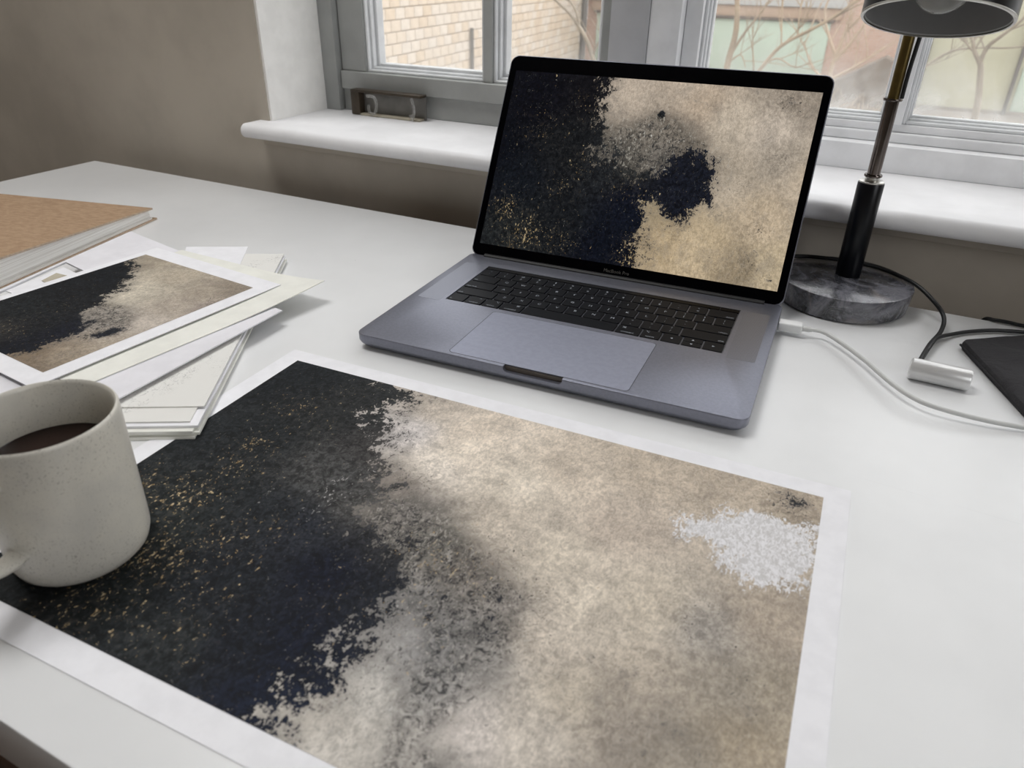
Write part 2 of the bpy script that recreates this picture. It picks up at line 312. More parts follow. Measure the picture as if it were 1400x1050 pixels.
ART_small=dict(
 poly=[(-.092,.017),(.004,-.023),(.023,-.026),(.040,-.046),(.061,-.066),(.074,-.087),(.084,-.109),(.089,-.122),(.101,-.132),(.118,-.139),(.125,-.150),(.132,-.163),(.128,-.179),(.133,-.189),(.124,-.211),(.119,-.239),(.098,-.333),(-.105,-.289),(-.016,-.148)],
 light=[(.012,-.009,150,140,122),(.084,-.058,178,170,152),(.089,-.077,182,174,156),(.085,-.033,158,148,130),(.148,-.038,150,140,124),(.165,-.007,128,118,104),(.154,-.076,160,150,135),(.161,-.111,172,163,150),(.184,-.149,160,150,134),(.184,-.181,150,138,120),(.164,-.194,140,128,110),(.167,-.208,120,108,92),(.177,-.061,140,130,120),(.119,-.120,130,124,114),(.140,-.210,120,105,85)],
 dark=[(.017,-.054,26,30,34),(.042,-.109,28,31,34),(.042,-.151,32,36,38),(.068,-.191,45,46,46),(.085,-.162,30,33,36),(.116,-.160,24,28,38),(.144,-.150,30,34,42),(.113,-.196,22,26,34),(.153,-.135,40,44,50)],
 gold=[(.064,-.157,0.0261,0.35),(.068,-.191,0.0348,0.5),(.064,-.136,0.0261,0.3)],
 white=[(.133,-.129,0.013,0.5),(.143,-.159,0.013,0.4),(.124,-.054,0.0217,0.15)],
 fleck=[(.123,-.137,0.0157,0.8),(.130,-.113,0.013,0.6),(.081,-.072,0.013,0.3),(.166,-.043,0.0122,0.5),(.167,-.036,0.0087,0.5),(.161,-.180,0.0217,0.4),(.161,-.147,0.013,0.6)],
 patch=[],
 mid=[(.103,-.134),(.082,-.108),(.100,-.100),(.134,-.106),(.160,-.123),(.164,-.142),(.145,-.165)],
 grey=[(.150,-.140,0.0122,1.4),(.155,-.130,0.0087,1.1),(.146,-.148,0.0104,1.2),(.164,-.033,0.0052,0.4)],
)
ART_scr=dict(
 poly=[(-.102,.257),(.116,.252),(.125,.216),(.120,.198),(.123,.174),(.127,.151),(.119,.135),(.147,.121),(.172,.113),(.188,.118),(.204,.126),(.211,.142),(.221,.147),(.236,.140),(.251,.128),(.258,.112),(.251,.096),(.240,.083),(.235,.070),(.222,.073),(.208,.085),(.198,.086),(.190,.074),(.189,.057),(.199,.029),(.195,.016),(.203,-.026),(-.065,-.075)],
 light=[(.154,.198,166,153,138),(.225,.196,160,144,126),(.304,.173,176,164,150),(.343,.125,164,150,132),(.310,.084,166,150,128),(.259,.046,176,158,130),(.212,.047,160,142,114),(.328,.034,165,150,125),(.210,.160,116,108,98),(.160,.135,84,80,74),(.260,.176,170,158,142),(.319,.204,130,120,108),(.318,.145,145,135,122),(.192,.135,95,90,84),(.207,.210,168,154,138),(.172,.152,110,103,94),(.271,.124,160,148,132),(.300,.029,128,115,95),(.205,.077,150,135,110)],
 dark=[(.045,.190,10,11,18),(.032,.088,18,22,28),(.093,.136,24,26,28),(.172,.081,13,18,30),(.094,.054,24,27,30),(.046,.030,34,37,38),(.151,.029,13,17,27),(.221,.111,22,25,34),(.095,.202,16,16,20),(.005,.127,8,11,18),(.139,.117,30,33,36),(.162,.127,44,45,44)],
 gold=[(.031,.054,0.024,0.9),(.063,.033,0.028,0.9),(.099,.030,0.028,0.6),(.106,.113,0.024,0.5),(.185,.026,0.02,1),(.197,.044,0.016,0.7),(.161,.095,0.02,0.5),(.055,.149,0.032,0.4),(.100,.178,0.024,0.4),(.048,.022,0.02,0.7),(.095,.087,0.024,0.5),(.186,.090,0.016,0.6)],
 white=[(.180,.153,0.02,0.4),(.317,.196,0.012,0.4),(.195,.123,0.024,0.25),(.150,.182,0.012,0.2)],
 fleck=[(.183,.177,0.0096,0.8),(.170,.164,0.016,0.6),(.190,.146,0.032,0.7),(.312,.203,0.016,0.8),(.314,.144,0.0144,0.6),(.283,.116,0.0112,0.5),(.308,.071,0.0144,0.7),(.311,.039,0.0144,0.6),(.228,.150,0.02,0.5),(.250,.122,0.02,0.9),(.329,.027,0.0096,0.7),(.228,.065,0.02,0.7),(.139,.157,0.016,0.5),(.264,.023,0.032,0.3)],
 patch=[],
 mid=[(.108,.146),(.127,.159),(.155,.165),(.179,.177),(.204,.173),(.226,.161),(.247,.152),(.260,.127),(.247,.152),(.220,.149),(.205,.123),(.189,.115),(.168,.107),(.145,.116),(.117,.127)],
 grey=[(.186,.180,0.0048,1.7),(.151,.138,0.0224,0.85),(.181,.133,0.02,0.8),(.257,.106,0.0096,0.9),(.313,.203,0.0056,0.8),(.315,.145,0.0048,0.6),(.308,.071,0.0048,0.5),(.332,.024,0.0032,1.2),(.180,.153,0.02,0.35),(.181,.042,0.0112,0.6)],
)
# ---------------------------------------------------------------- materials
M_wall = mat('wall_paint', (192, 184, 172), .85, var=.05, scale=6, bump=.08, bscale=90, spec=.2)
M_trim = mat('white_gloss_paint', (240, 241, 243), .38, var=.04, scale=14, bump=.05, bscale=60)
M_sill = mat('sill_paint', (238, 238, 240), .45, var=.03, scale=10, bump=.06, bscale=50)
M_sash = mat('sash_paint', (166, 168, 166), .45, var=.05, scale=12, bump=.05, bscale=70)
M_bead = mat('bead_paint', (226, 228, 230), .4, var=.04, scale=20)
M_desk = None
def desk_mat():
    s = NT('white_desk_laminate'); o = s.obj()
    c = s.mix(s.ramp(s.noise(o, 5, 4), .35, .65), lin((228, 229, 230)), lin((221, 222, 223)))
    # a few dark specks and hairline scratches
    v = s.n('TexVoronoi', feature='DISTANCE_TO_EDGE'); s.put(v.inputs['Vector'], s.mapv(o, (1, 3, 1), rot=(0, 0, .7))); v.inputs['Scale'].default_value = 2.3
    scr = s.math('MULTIPLY', s.ramp(v.outputs['Distance'], 0, .0012, 1, 0), s.ramp(s.noise(o, 7, 3), .56, .62))
    c = s.mix(s.math('MULTIPLY', scr, .22), c, lin((150, 150, 150)))
    sp = s.ramp(s.noise(o, 130, 2, .5), .80, .82); c = s.mix(s.math('MULTIPLY', sp, .6), c, lin((120, 118, 114)))
    s.put(s.b.inputs['Base Color'], c); s.b.inputs['Roughness'].default_value = .33; s.b.inputs['Specular IOR Level'].default_value = .45
    s.bump(s.noise(o, 700, 3), .05, .0003); return s.m
M_desk = desk_mat()
M_deskedge = mat('desk_edge_band', (205, 200, 192), .4, var=.04)
M_metal_leg = mat('painted_steel', (190, 190, 190), .4, metal=.3)
M_paper = mat('white_paper', (236, 236, 240), .8, var=.015, scale=60, bump=.1, bscale=900, spec=.15, bdist=.0002)
M_paper_warm = mat('cream_card', (233, 233, 226), .8, var=.02, scale=40, bump=.08, bscale=800, spec=.15)
M_paper_cool = mat('cool_white_board', (228, 227, 232), .8, var=.02, scale=40, bump=.08, bscale=800, spec=.15)
M_chip = mat('beige_card', (184, 176, 158), .8, var=.05, scale=60)
def kraft_mat():
    s = NT('kraft_board'); o = s.obj()
    c = s.mix(s.ramp(s.noise(s.mapv(o, (1, 2.2, 1)), 90, 8, .7), .35, .65), lin((150, 122, 96)), lin((172, 145, 117)))
    c = s.mix(s.math('MULTIPLY', s.ramp(s.noise(o, 900, 3), .6, .7), .3), c, lin((120, 95, 72)))
    s.put(s.b.inputs['Base Color'], c); s.b.inputs['Roughness'].default_value = .75; s.bump(s.noise(o, 600, 4), .15, .0003); return s.m
M_kraft = kraft_mat()
M_kraft_edge = mat('kraft_board_edge', (196, 176, 156), .8, var=.1, scale=200)
def pages_mat():
    s = NT('page_edges'); o = s.obj()
    w = s.noise(s.mapv(o, (3, 3, 900)), 1.2, 3); c = s.mix(s.ramp(w, .4, .62), lin((240, 239, 236)), lin((214, 211, 206)))
    s.put(s.b.inputs['Base Color'], c); s.b.inputs['Roughness'].default_value = .85; s.bump(w, .3, .0006); return s.m
M_pages = pages_mat()
def sketch_mat(name, seed):
    s = NT(name); o = s.obj()
    wob = s.mapv(o, loc=(seed, seed*.7, 0)); a = s.noise(wob, 55, 3, .6, 2.5); b = s.noise(wob, 16, 2)
    ln = s.math('MULTIPLY', s.ramp(s.math('ABSOLUTE', s.math('SUBTRACT', a, .5)), 0, .010, 1, 0), s.ramp(b, .47, .54))
    c = s.mix(s.math('MULTIPLY', ln, .75), lin((224, 223, 219)), lin((96, 96, 96)))
    s.put(s.b.inputs['Base Color'], c); s.b.inputs['Roughness'].default_value = .85; return s.m
M_sketch = sketch_mat('pencil_sketch_card', 1.3)
M_alu = mat('space_grey_aluminium', (132, 134, 146), .36, metal=.78, var=.03, scale=400, spec=.5)
M_alu_pad = mat('trackpad_glass', (150, 153, 168), .5, metal=.7, var=.02, scale=200)
M_alu_dark = mat('shadow_gap', (40, 41, 46), .6)
M_web = mat('keyboard_web', (104, 106, 114), .4, metal=.7)
M_key = mat('black_key', (8, 10, 17), .45, var=.2, scale=500, spec=.12)
M_legend = mat('key_lettering', (170, 176, 186), .6)
M_blackglass = mat('black_glass', (3, 3, 5), .25, spec=.06)
M_hinge = mat('black_hinge', (14, 14, 16), .5, spec=.3)
M_rubber = mat('black_rubber', (20, 20, 20), .8)
M_logo = mat('bezel_lettering', (72, 70, 66), .5)
def grille_mat():
    s = NT('speaker_grille'); o = s.obj(); v = s.n('TexVoronoi'); s.put(v.inputs['Vector'], o); v.inputs['Scale'].default_value = 900; v.inputs['Randomness'].default_value = 0.05
    f = s.ramp(v.outputs['Distance'], .22, .32, 0, 1); s.put(s.b.inputs['Base Color'], s.mix(f, lin((96, 98, 106)), lin((132, 134, 145))))
    s.b.inputs['Metallic'].default_value = .78; s.b.inputs['Roughness'].default_value = .36; return s.m
M_grille = grille_mat()
M_plastic = mat('white_plastic', (225, 226, 226), .35, var=.02)
M_cablewhite = mat('white_cable', (200, 201, 200), .45, var=.02)
M_blackcord = mat('black_cord', (22, 23, 25), .45, spec=.4)
M_chrome = mat('dark_chrome', (112, 104, 100), .12, metal=1, var=.1, scale=20)
M_steel = mat('brushed_steel', (190, 188, 182), .28, metal=1)
M_brass = mat('aged_brass', (112, 96, 56), .3, metal=.9, var=.15, scale=40)
M_blackenamel = mat('black_enamel', (6, 8, 15), .3, var=.2, spec=.3)
M_shadein = mat('grey_shade_lining', (150, 150, 150), .6, var=.02)
M_silver = mat('silver_switch', (214, 214, 214), .3, metal=.35, var=.02)
def marble_mat():
    s = NT('dark_marble'); o = s.obj()
    a = s.noise(o, 26, 9, .66, 1.6); b = s.noise(o, 9, 5, .6, 1.0); v = s.noise(o, 40, 7, .6, 2.4)
    c = s.mix(s.ramp(a, .34, .68), lin((28, 30, 35)), lin((112, 112, 120)))
    c = s.mix(s.math('MULTIPLY', s.ramp(b, .5, .66), .6), c, lin((150, 142, 140)))
    vein = s.ramp(s.math('ABSOLUTE', s.math('SUBTRACT', v, .5)), 0, .012, 1, 0)
    c = s.mix(s.math('MULTIPLY', vein, .4), c, lin((168, 170, 174)))
    s.put(s.b.inputs['Base Color'], c); s.b.inputs['Roughness'].default_value = .22; s.b.inputs['Specular IOR Level'].default_value = .8; return s.m
M_marble = marble_mat()
def mug_mat():
    s = NT('speckled_stoneware'); o = s.obj()
    c = s.mix(s.ramp(s.noise(o, 22, 5), .35, .65), lin((214, 210, 199)), lin((202, 199, 191)))
    sp = s.noise(o, 850, 3, .6, .6); msk = s.ramp(s.noise(o, 30, 4), .36, .6, .2, 1)
    c = s.mix(s.math('MULTIPLY', s.math('MULTIPLY', s.ramp(sp, .57, .68), msk), .55), c, lin((112, 106, 96)))
    c = s.mix(s.math('MULTIPLY', s.ramp(s.noise(o, 1300, 2), .68, .74), .5), c, lin((70, 62, 54)))
    s.put(s.b.inputs['Base Color'], c); s.b.inputs['Roughness'].default_value = .33; s.bump(s.noise(o, 160, 4), .1, .0006); return s.m
M_mug = mug_mat()
M_tea = mat('black_tea', (34, 16, 11), .06, var=.2, scale=20, spec=.5)
def fabric_mat():
    s = NT('black_fabric'); o = s.obj()
    c = s.mix(s.noise(o, 900, 4), lin((16, 16, 18)), lin((54, 52, 56))); c = s.mix(s.ramp(s.noise(o, 14, 4, .6, .6), .4, .65), c, lin((38, 37, 40)))
    s.put(s.b.inputs['Base Color'], c); s.b.inputs['Roughness'].default_value = .9
    s.bump(s.math('ADD', s.noise(o, 1400, 2), s.math('MULTIPLY', s.noise(o, 26, 4, .6, .5), 8)), .7, .0012); return s.m
M_fabric = fabric_mat()
M_brownmetal = mat('brown_metal', (76, 66, 54), .5, metal=.3, var=.2)
M_greyplate = mat('grey_plate', (128, 126, 122), .5, var=.1)
M_woodfloor = None
def plank_mat():
    s = NT('dark_wood'); o = s.obj(); c = s.mix(s.ramp(s.noise(s.mapv(o, (1, 14, 14)), 4, 6), .3, .7), lin((66, 46, 36)), lin((92, 66, 52)))
    s.put(s.b.inputs['Base Color'], c); s.b.inputs['Roughness'].default_value = .45; return s.m
M_woodfloor = plank_mat()
def glass_mat(name, haze, lowhaze=0, z0=0, z1=.1):
    s = NT(name); s.t.nodes.remove(s.b); tr = s.n('BsdfTransparent'); gl = s.n('BsdfGlossy'); gl.inputs['Roughness'].default_value = .03
    di = s.n('BsdfTranslucent'); d2 = s.n('BsdfDiffuse'); di.inputs[0].default_value = (.85, .85, .83, 1); d2.inputs[0].default_value = (.8, .8, .78, 1)
    fr = s.n('Fresnel'); fr.inputs[0].default_value = 1.45; o = s.obj()
    sep = s.n('SeparateXYZ'); s.put(sep.inputs[0], o)
    h = s.math('MULTIPLY', s.ramp(s.noise(o, 9, 6, .65, 1.2), .35, .7, .5, 1.3), s.ramp(sep.outputs['Z'], z0, z1, haze+lowhaze, haze))
    m1 = s.n('MixShader'); m1.inputs[0].default_value = .35; s.t.links.new(di.outputs[0], m1.inputs[1]); s.t.links.new(d2.outputs[0], m1.inputs[2])
    m2 = s.n('MixShader'); s.put(m2.inputs[0], h); s.t.links.new(tr.outputs[0], m2.inputs[1]); s.t.links.new(m1.outputs[0], m2.inputs[2])
    m3 = s.n('MixShader'); s.put(m3.inputs[0], s.math('MULTIPLY', fr.outputs[0], .6)); s.t.links.new(m2.outputs[0], m3.inputs[1]); s.t.links.new(gl.outputs[0], m3.inputs[2])
    s.t.links.new(m3.outputs[0], s.out.inputs[0]); return s.m
M_glass = glass_mat('dusty_window_glass', .07, .10, .15, .26)
M_glass_d = glass_mat('hazy_window_glass', .09, .22, .14, .24)
M_clear = glass_mat('clear_plastic', .35)
# ---------------------------------------------------------------- room shell
YW, YF = .89, 1.16            # room face and outer face of the window wall
WX0, WX1, WZ1 = -.87, .96, 2.34
bm = bmesh.new()
add_box(bm, -3.0, WX0, YW, YF, -.74, 2.7); add_box(bm, WX1, 3.0, YW, YF, -.74, 2.7)
add_box(bm, WX0, WX1, YW, YF, -.74, .074); add_box(bm, WX0, WX1, YW, YF, WZ1, 2.7)
link('wall_back', fin(bm, 'wall_back'), M_wall, kind='structure')
box('wall_left', M_wall, -3.12, -3.0, -3.2, YF, -.74, 2.7, kind='structure')
box('wall_right', M_wall, 3.0, 3.12, -3.2, YF, -.74, 2.7, kind='structure')
box('wall_front', M_wall, -3.12, 3.12, -3.32, -3.2, -.74, 2.7, kind='structure')
box('ceiling', M_wall, -3.12, 3.12, -3.32, YF, 2.7, 2.8, kind='structure')
fl = box('floor', M_woodfloor, -3.12, 3.12, -3.32, YF, -.80, -.745, kind='structure')
for i in range(12):     # boards that the bottom left corner looks down on, and their neighbours
    y = -1.1+i*.15
    pl = box('floor_board', M_woodfloor, -2.2, 1.0, y+.0015, y+.1485, -.745, -.74, bev=.0012, parent=fl, seg=1)
box('trim_5', mat('lit_reveal_paint', (250, 249, 246), .5, var=.02), -.8699, -.8655, .892, 1.0235, .0921, WZ1, kind='structure')      # thin board, lighter than the wall: window light on the left reveal painted in
# window sill (trim), its apron, the raised board under the right window, the stops and the centre post
def nose_profile(bm, x0, x1, yf, yb, z0, z1):
    r = (z1-z0)/2; pts = [(yb, z0)]+[(yf+r-r*math.cos(a), (z0+z1)/2+r*math.sin(a)) for a in [-PI/2+PI*k/10 for k in range(11)]]+[(yb, z1)]
    # pts go round the nose from below to above
    L = [bm.verts.new((x0, y, z)) for y, z in pts]; R = [bm.verts.new((x1, y, z)) for y, z in pts]
    n = len(pts)
    for k in range(n): bm.faces.new((L[k], L[(k+1) % n], R[(k+1) % n], R[k]))
    bm.faces.new(L[::-1]); bm.faces.new(R)
bm = bmesh.new(); nose_profile(bm, -.888, 1.05, .846, 1.06, .0715, .092)
sill = link('trim_1', fin(bm, 'trim_1'), M_sill, smooth=True, kind='structure')
box('apron_moulding', M_wall, -.884, 1.046, .885, .8899, .056, .0714, bev=.002, parent=sill)
box('trim_2', M_trim, -.279, WX1, 1.03, 1.07, .0921, .124, bev=.0012, kind='structure')
box('trim_3', M_sash, WX0, -.838, 1.024, 1.06, .0921, WZ1, bev=.001, kind='structure')        # stop beside the left reveal
M_post = mat('post_paint', (196, 197, 200), .5, var=.04, scale=12)
post = box('trim_4', M_post, -.374, -.321, 1.028, 1.12, .0921, WZ1, bev=.0008, kind='structure')
box('post_cover', M_trim, -.3203, -.2795, 1.030, 1.12, .0921, WZ1, bev=.0008, parent=post)
def ring(bm, x0, x1, z0, z1, y0, y1, w, bev=.001):
    add_box(bm, x0, x0+w, y0, y1, z0, z1, bev, 1); add_box(bm, x1-w, x1, y0, y1, z0, z1, bev, 1)
    add_box(bm, x0+w, x1-w, y0, y1, z0, z0+w, bev, 1); add_box(bm, x0+w, x1-w, y0, y1, z1-w, z1, bev, 1)
def glazing(parent, x0, x1, z0, z1, y, steps, gm):
    """stepped beads round one pane and the pane itself"""
    for w, y0, y1 in steps:
        bm = bmesh.new(); ring(bm, x0, x1, z0, z1, y+y0, y+y1, w); link('glazing_bead', fin(bm, 'glazing_bead'), M_bead, parent)
    box('pane', gm, x0+.001, x1-.001, y+steps[-1][2]-.004, y+steps[-1][2]-.001, z0+.001, z1-.001, parent=parent)
# left window: a big sash with an upright bar
w1 = empty('window_1', (0, 0, 0)); w1['kind'] = 'structure'
bm = bmesh.new(); add_box(bm, -.836, -.375, 1.030, 1.09, .126, .1535, .0012, 1); link('bottom_rail', fin(bm, 'r'), M_sash, w1)
bm = bmesh.new(); add_box(bm, -.837, -.375, 1.036, 1.10, .0922, .1259, .001, 1); link('frame_sill', fin(bm, 'r'), M_sash, w1)
box('stile', M_sash, -.836, -.788, 1.036, 1.09, .1536, .99, bev=.001, parent=w1, seg=1)
box('glazing_bar', M_sash, -.572, -.5565, 1.036, 1.09, .1536, .99, bev=.001, parent=w1, seg=1)
box('stile', M_sash, -.388, -.3745, 1.036, 1.09, .1536, .99, bev=.001, parent=w1, seg=1)
box('meeting_rail', M_sash, -.836, -.375, 1.032, 1.09, .9901, 1.03, bev=.001, parent=w1, seg=1)
box('top_rail', M_sash, -.836, -.375, 1.036, 1.09, WZ1-.04, WZ1-.001, bev=.001, parent=w1, seg=1)
ST = ((.004, .004, .012), (.0075, .0121, .022), (.012, .0221, .040))
glazing(w1, -.788, -.572, .1536, .99, 1.036, ST, M_glass); glazing(w1, -.5565, -.388, .1536, .99, 1.036, ST, M_glass)
glazing(w1, -.82, -.604, 1.031, WZ1-.041, 1.036, ST, M_glass); glazing(w1, -.6035, -.388, 1.031, WZ1-.041, 1.036, ST, M_glass)
# right window: moulded frame, three lights
w2 = empty('window_2', (0, 0, 0)); w2['kind'] = 'structure'
bm = bmesh.new(); add_box(bm, -.2790, WX1-.001, 1.051, 1.12, .1241, .136, .002, 2); link('frame_sill', fin(bm, 'r'), M_trim, w2)
box('bottom_rail', M_trim, -.2790, WX1-.001, 1.057, 1.12, .1361, .1455, bev=.0015, parent=w2)
box('stile', M_trim, -.2790, -.257, 1.050, 1.12, .1456, WZ1-.001, bev=.0015, parent=w2)
box('glazing_bar', M_trim, -.0135, .0045, 1.052, 1.12, .1456, WZ1-.03, bev=.0015, parent=w2)
box('glazing_bar', M_trim, .246, .264, 1.052, 1.12, .1456, WZ1-.03, bev=.0015, parent=w2)
box('glazing_bar', M_trim, .504, .522, 1.052, 1.12, .1456, WZ1-.03, bev=.0015, parent=w2)
box('glazing_bar', M_trim, .76, .778, 1.052, 1.12, .1456, WZ1-.03, bev=.0015, parent=w2)
box('stile', M_trim, .94, WX1-.001, 1.050, 1.12, .1456, WZ1-.001, bev=.0015, parent=w2)
box('top_rail', M_trim, -.2569, .9399, 1.052, 1.12, WZ1-.0299, WZ1-.001, bev=.0015, parent=w2)
ST2 = ((.004, .003, .010), (.0065, .0101, .018), (.009, .0181, .030))
for a, b in ((-.257, -.0135), (.0045, .246), (.264, .504), (.522, .76), (.778, .94)):
    glazing(w2, a, b, .1456, WZ1-.03, 1.057, ST2, M_glass_d)
# ---------------------------------------------------------------- desk
desk = empty('desk', (-.25, .46, -.74)); tag(desk, 'large white desk with a plain square edge standing under the window', 'desk')
bm = bmesh.new(); add_box(bm, -1.2335+.25, 1.15+.25, .088-.46, .8335-.46, .698, .74, .0016, 2); link('desktop', fin(bm, 'desktop'), M_desk, desk, True)
def leg_me():
    bm = bmesh.new(); add_box(bm, -.025, .025, -.025, .025, 0, .6979, .002, 1); return fin(bm, 'leg')
lm_ = leg_me()
for x in (-.93, 1.34):
    for y in (-.32, .32): link('leg', lm_, M_metal_leg, desk, loc=(x, y, 0))
# ---------------------------------------------------------------- large print on the desk
PA = .03829
pr = empty('art_print', (-.44137, .44268, 0), PA)
tag(pr, 'large dark navy and cream abstract art print with white border lying flat before the laptop', 'art print')
bm = bmesh.new(); add_box(bm, 0, .4731, -.3288, 0, .0001, .0006); link('paper', fin(bm, 'paper'), M_paper, pr)
M_art = paint_mat('printed_painting', 0, k=1.12)
painting('printed_image', .0165, .4565, -.3120, -.0160, .00075, ART_big, M_art, pr, 150, 105, .042)
# ---------------------------------------------------------------- laptop
W_, D_, T_ = .3493, .2407, .0155
lap = empty('laptop', (-.39516, .47279, 0), .05386); tag(lap, 'open dark grey laptop showing an abstract painting on its screen', 'laptop')
L0 = rrect(0, W_, 0, D_, .0095, 8)
bm = bmesh.new(); ins = lambda d: inset(L0, d, 0, W_, 0, D_)
loft(bm, [(ins(.010), .0012), (ins(.0035), .0028), (ins(.0009), .0062), (L0, .0085), (L0, T_-.0007), (ins(.0003), T_-.0002), (ins(.0008), T_)])
base_me = fin(bm, 'base')
base = link('base', base_me, M_alu, lap)
# finger notch cut in the front edge
cut = bmesh.new(); st = rrect(W_/2-.0265, W_/2+.0265, .0103, .0185, .0038, 6)
A = [cut.verts.new((x, -.01, z)) for x, z in st]; B = [cut.verts.new((x, .0042, z)) for x, z in st]; n_ = len(st)
for k in range(n_): cut.faces.new((A[k], A[(k+1) % n_], B[(k+1) % n_], B[k]))
cut.faces.new(A[::-1]); cut.faces.new(B); cme = fin(cut, 'cutter')
KX0, KX1, KY0, KY1 = .0369, .3124, .1050, .2073
cb = bmesh.new(); cb.from_mesh(cme); add_box(cb, KX0, KX1, KY0, KY1, T_-.0016, T_+.01); cb.to_mesh(cme); cb.free()
co_ = bpy.data.objects.new('cutter', cme); C.objects.link(co_); co_.parent = lap
md = base.modifiers.new('b', 'BOOLEAN'); md.operation = 'DIFFERENCE'; md.object = co_; md.solver = 'EXACT'
bpy.context.view_layer.update()
nm = bpy.data.meshes.new_from_object(base.evaluated_get(bpy.context.evaluated_depsgraph_get()))
base.modifiers.clear(); base.data = nm; nm.name = 'base'; bpy.data.objects.remove(co_)
nm.polygons.foreach_set('use_smooth', [True]*len(nm.polygons)); nm.set_sharp_from_angle(angle=math.radians(30))
box('keyboard_web', M_web, KX0, KX1, KY0, KY1, T_-.00159, T_-.0011, parent=base)
box('notch_shade_plate', mat('notch_shade', (92, 86, 80), .5, metal=.5), W_/2-.0262, W_/2+.0262, .0036, .0043, .0104, T_-.0009, parent=base)  # dark plate: the notch's shade and lid reflection put into its colour
for x in (.03, W_-.03):
    for y in (.03, D_-.03): lathe('rubber_foot', [(0, 0), (.0085, 0), (.009, .0005), (.009, .0014), (0, .0014)], M_rubber, base, (x, y, 0), n=24)
# trackpad
slab('trackpad_gap', M_alu_dark, .0937, .2556, .0040, .0985, T_-.0004, T_+.00008, .004, .00002, parent=lap)
slab('trackpad', M_alu_pad, .0942, .2551, .0045, .0980, T_-.0004, T_+.00014, .0038, .00004, parent=lap)
for a, b in ((.0085, .0330), (.3163, .3408)):
    slab('speaker_grille', M_grille, a, b, .0985, .2070, T_-.0004, T_+.00007, .001, .00002, parent=lap)
# keys
U = (KX1-KX0-.0010)/14.5; RH = .0187; KG = .0017; kx = KX0+.0005; ky = KY0+.0010
rows = [
 [('fn', 1), ('control', 1), ('option', 1), ('command', 1.25), ('', 5), ('command', 1.25), ('option', 1), ('◀', 1), ('UD', 1), ('▶', 1)],
 [('shift', 2.25)]+[(c, 1) for c in 'ZXCVBNM']+[('< ,', 1), ('> .', 1), ('? /', 1), ('shift', 2.25)],
 [('caps lock', 1.75)]+[(c, 1) for c in 'ASDFGHJKL']+[(': ;', 1), ('" \'', 1), ('return', 1.75)],
 [('tab', 1.5)]+[(c, 1) for c in 'QWERTYUIOP']+[('{ [', 1), ('} ]', 1), ('| \\', 1)],
 [('~ `', 1), ('! 1', 1), ('@ 2', 1), ('# 3', 1), ('$ 4', 1), ('% 5', 1), ('^ 6', 1), ('& 7', 1), ('* 8', 1), ('( 9', 1), (') 0', 1), ('_ -', 1), ('+ =', 1), ('delete', 1.5)]]
_km = {}
def key_me(w, d):
    k = (round(w, 5), round(d, 5))
    if k not in _km:
        Lk = rrect(-w/2, w/2, -d/2, d/2, .0012, 2); bm = bmesh.new()
        loft(bm, [(Lk, T_-.0011), (Lk, T_+.0001), (inset(Lk, .00025, -w/2, w/2, -d/2, d/2), T_+.0003)]); _km[k] = fin(bm, 'key')
    return _km[k]
def legend(parent, txt, size, x, y, align='CENTER'):
    link('legend', text_mesh(txt, size, align), M_legend, parent, loc=(x, y, T_+.00036))
for r, row in enumerate(rows):
    x = kx; y = ky+r*RH+(RH-KG)/2
    for i, (t, w) in enumerate(row):
        kw = w*U-KG; cx = x+w*U/2; x += w*U
        if t == 'UD':
            for s_, g in ((-1, '▼'), (1, '▲')):
                k_ = link('key', key_me(kw, (RH-KG)/2-.0004), M_key, lap, loc=(cx, y+s_*((RH-KG)/4+.0001), 0)); legend(k_, g, .003, 0, 0)
            continue
        k_ = link('key', key_me(kw, RH-KG), M_key, lap, loc=(cx, y, 0))
        if not t: continue
        if t in '◀▶': legend(k_, t, .003, 0, 0)
        elif len(t) == 1: legend(k_, t, .0052, 0, 0)
        elif len(t) == 3 and ' ' in t: legend(k_, t[0], .0042, 0, .0034); legend(k_, t[2], .0046, 0, -.0032)
        else:
            left = cx < W_/2
            legend(k_, t, .0031, (-kw/2+.0016) if (left and r) or t == 'fn' else 0 if not r else (kw/2-.0016), -.0052, 'LEFT' if (left and r) or t == 'fn' else 'CENTER' if not r else 'RIGHT')
            if t == 'command': legend(k_, '\u2318', .0042, .005 if left else -.005, .0040)
            if t == 'option' : legend(k_, '\u2325', .0042, .004 if left else -.004, .0040)
            if t == 'control': legend(k_, '\u2303', .0042, .004, .0040)
tb = ky+5*RH
slab('touch_bar', M_blackglass, kx, KX1-.0005-U*1.0, tb, KY1-.0012, T_-.0011, T_+.0001, .0008, .0001, parent=lap)
slab('power_button', M_blackglass, KX1-.0003-U*1.0+.0004, KX1-.0008, tb, KY1-.0012, T_-.0011, T_+.0001, .0008, .0001, parent=lap)
# lid
LL = .2325
lidt = .50462
lid = None
Ll = rrect(0, W_, 0, LL, .0095, 8); bm = bmesh.new()
loft(bm, [(inset(Ll, .0012, 0, W_, 0, LL), -.0062), (inset(Ll, .0002, 0, W_, 0, LL), -.0052), (Ll, -.004), (Ll, -.0005), (inset(Ll, .0004, 0, W_, 0, LL), -.0001)])
lid = link('lid', fin(bm, 'lid'), M_alu, lap, True, loc=(0, .2354, .0150), rot=(PI/2-lidt, 0, 0))
slab('bezel', M_blackglass, .0010, W_-.0010, .0010, LL-.0010, -.0006, .0002, .0088, .0001, parent=lid, seg=8)
M_scr = paint_mat('lit_screen_painting', 0, emit=.98, k=1.15)
painting('screen', .0088, .3408, .0143, .2150, .00032, ART_scr, M_scr, lid, 130, 84, .03)
link('lettering', text_mesh('MacBook Pro', .0052), M_logo, lid, loc=(W_/2, .0070, .0003))
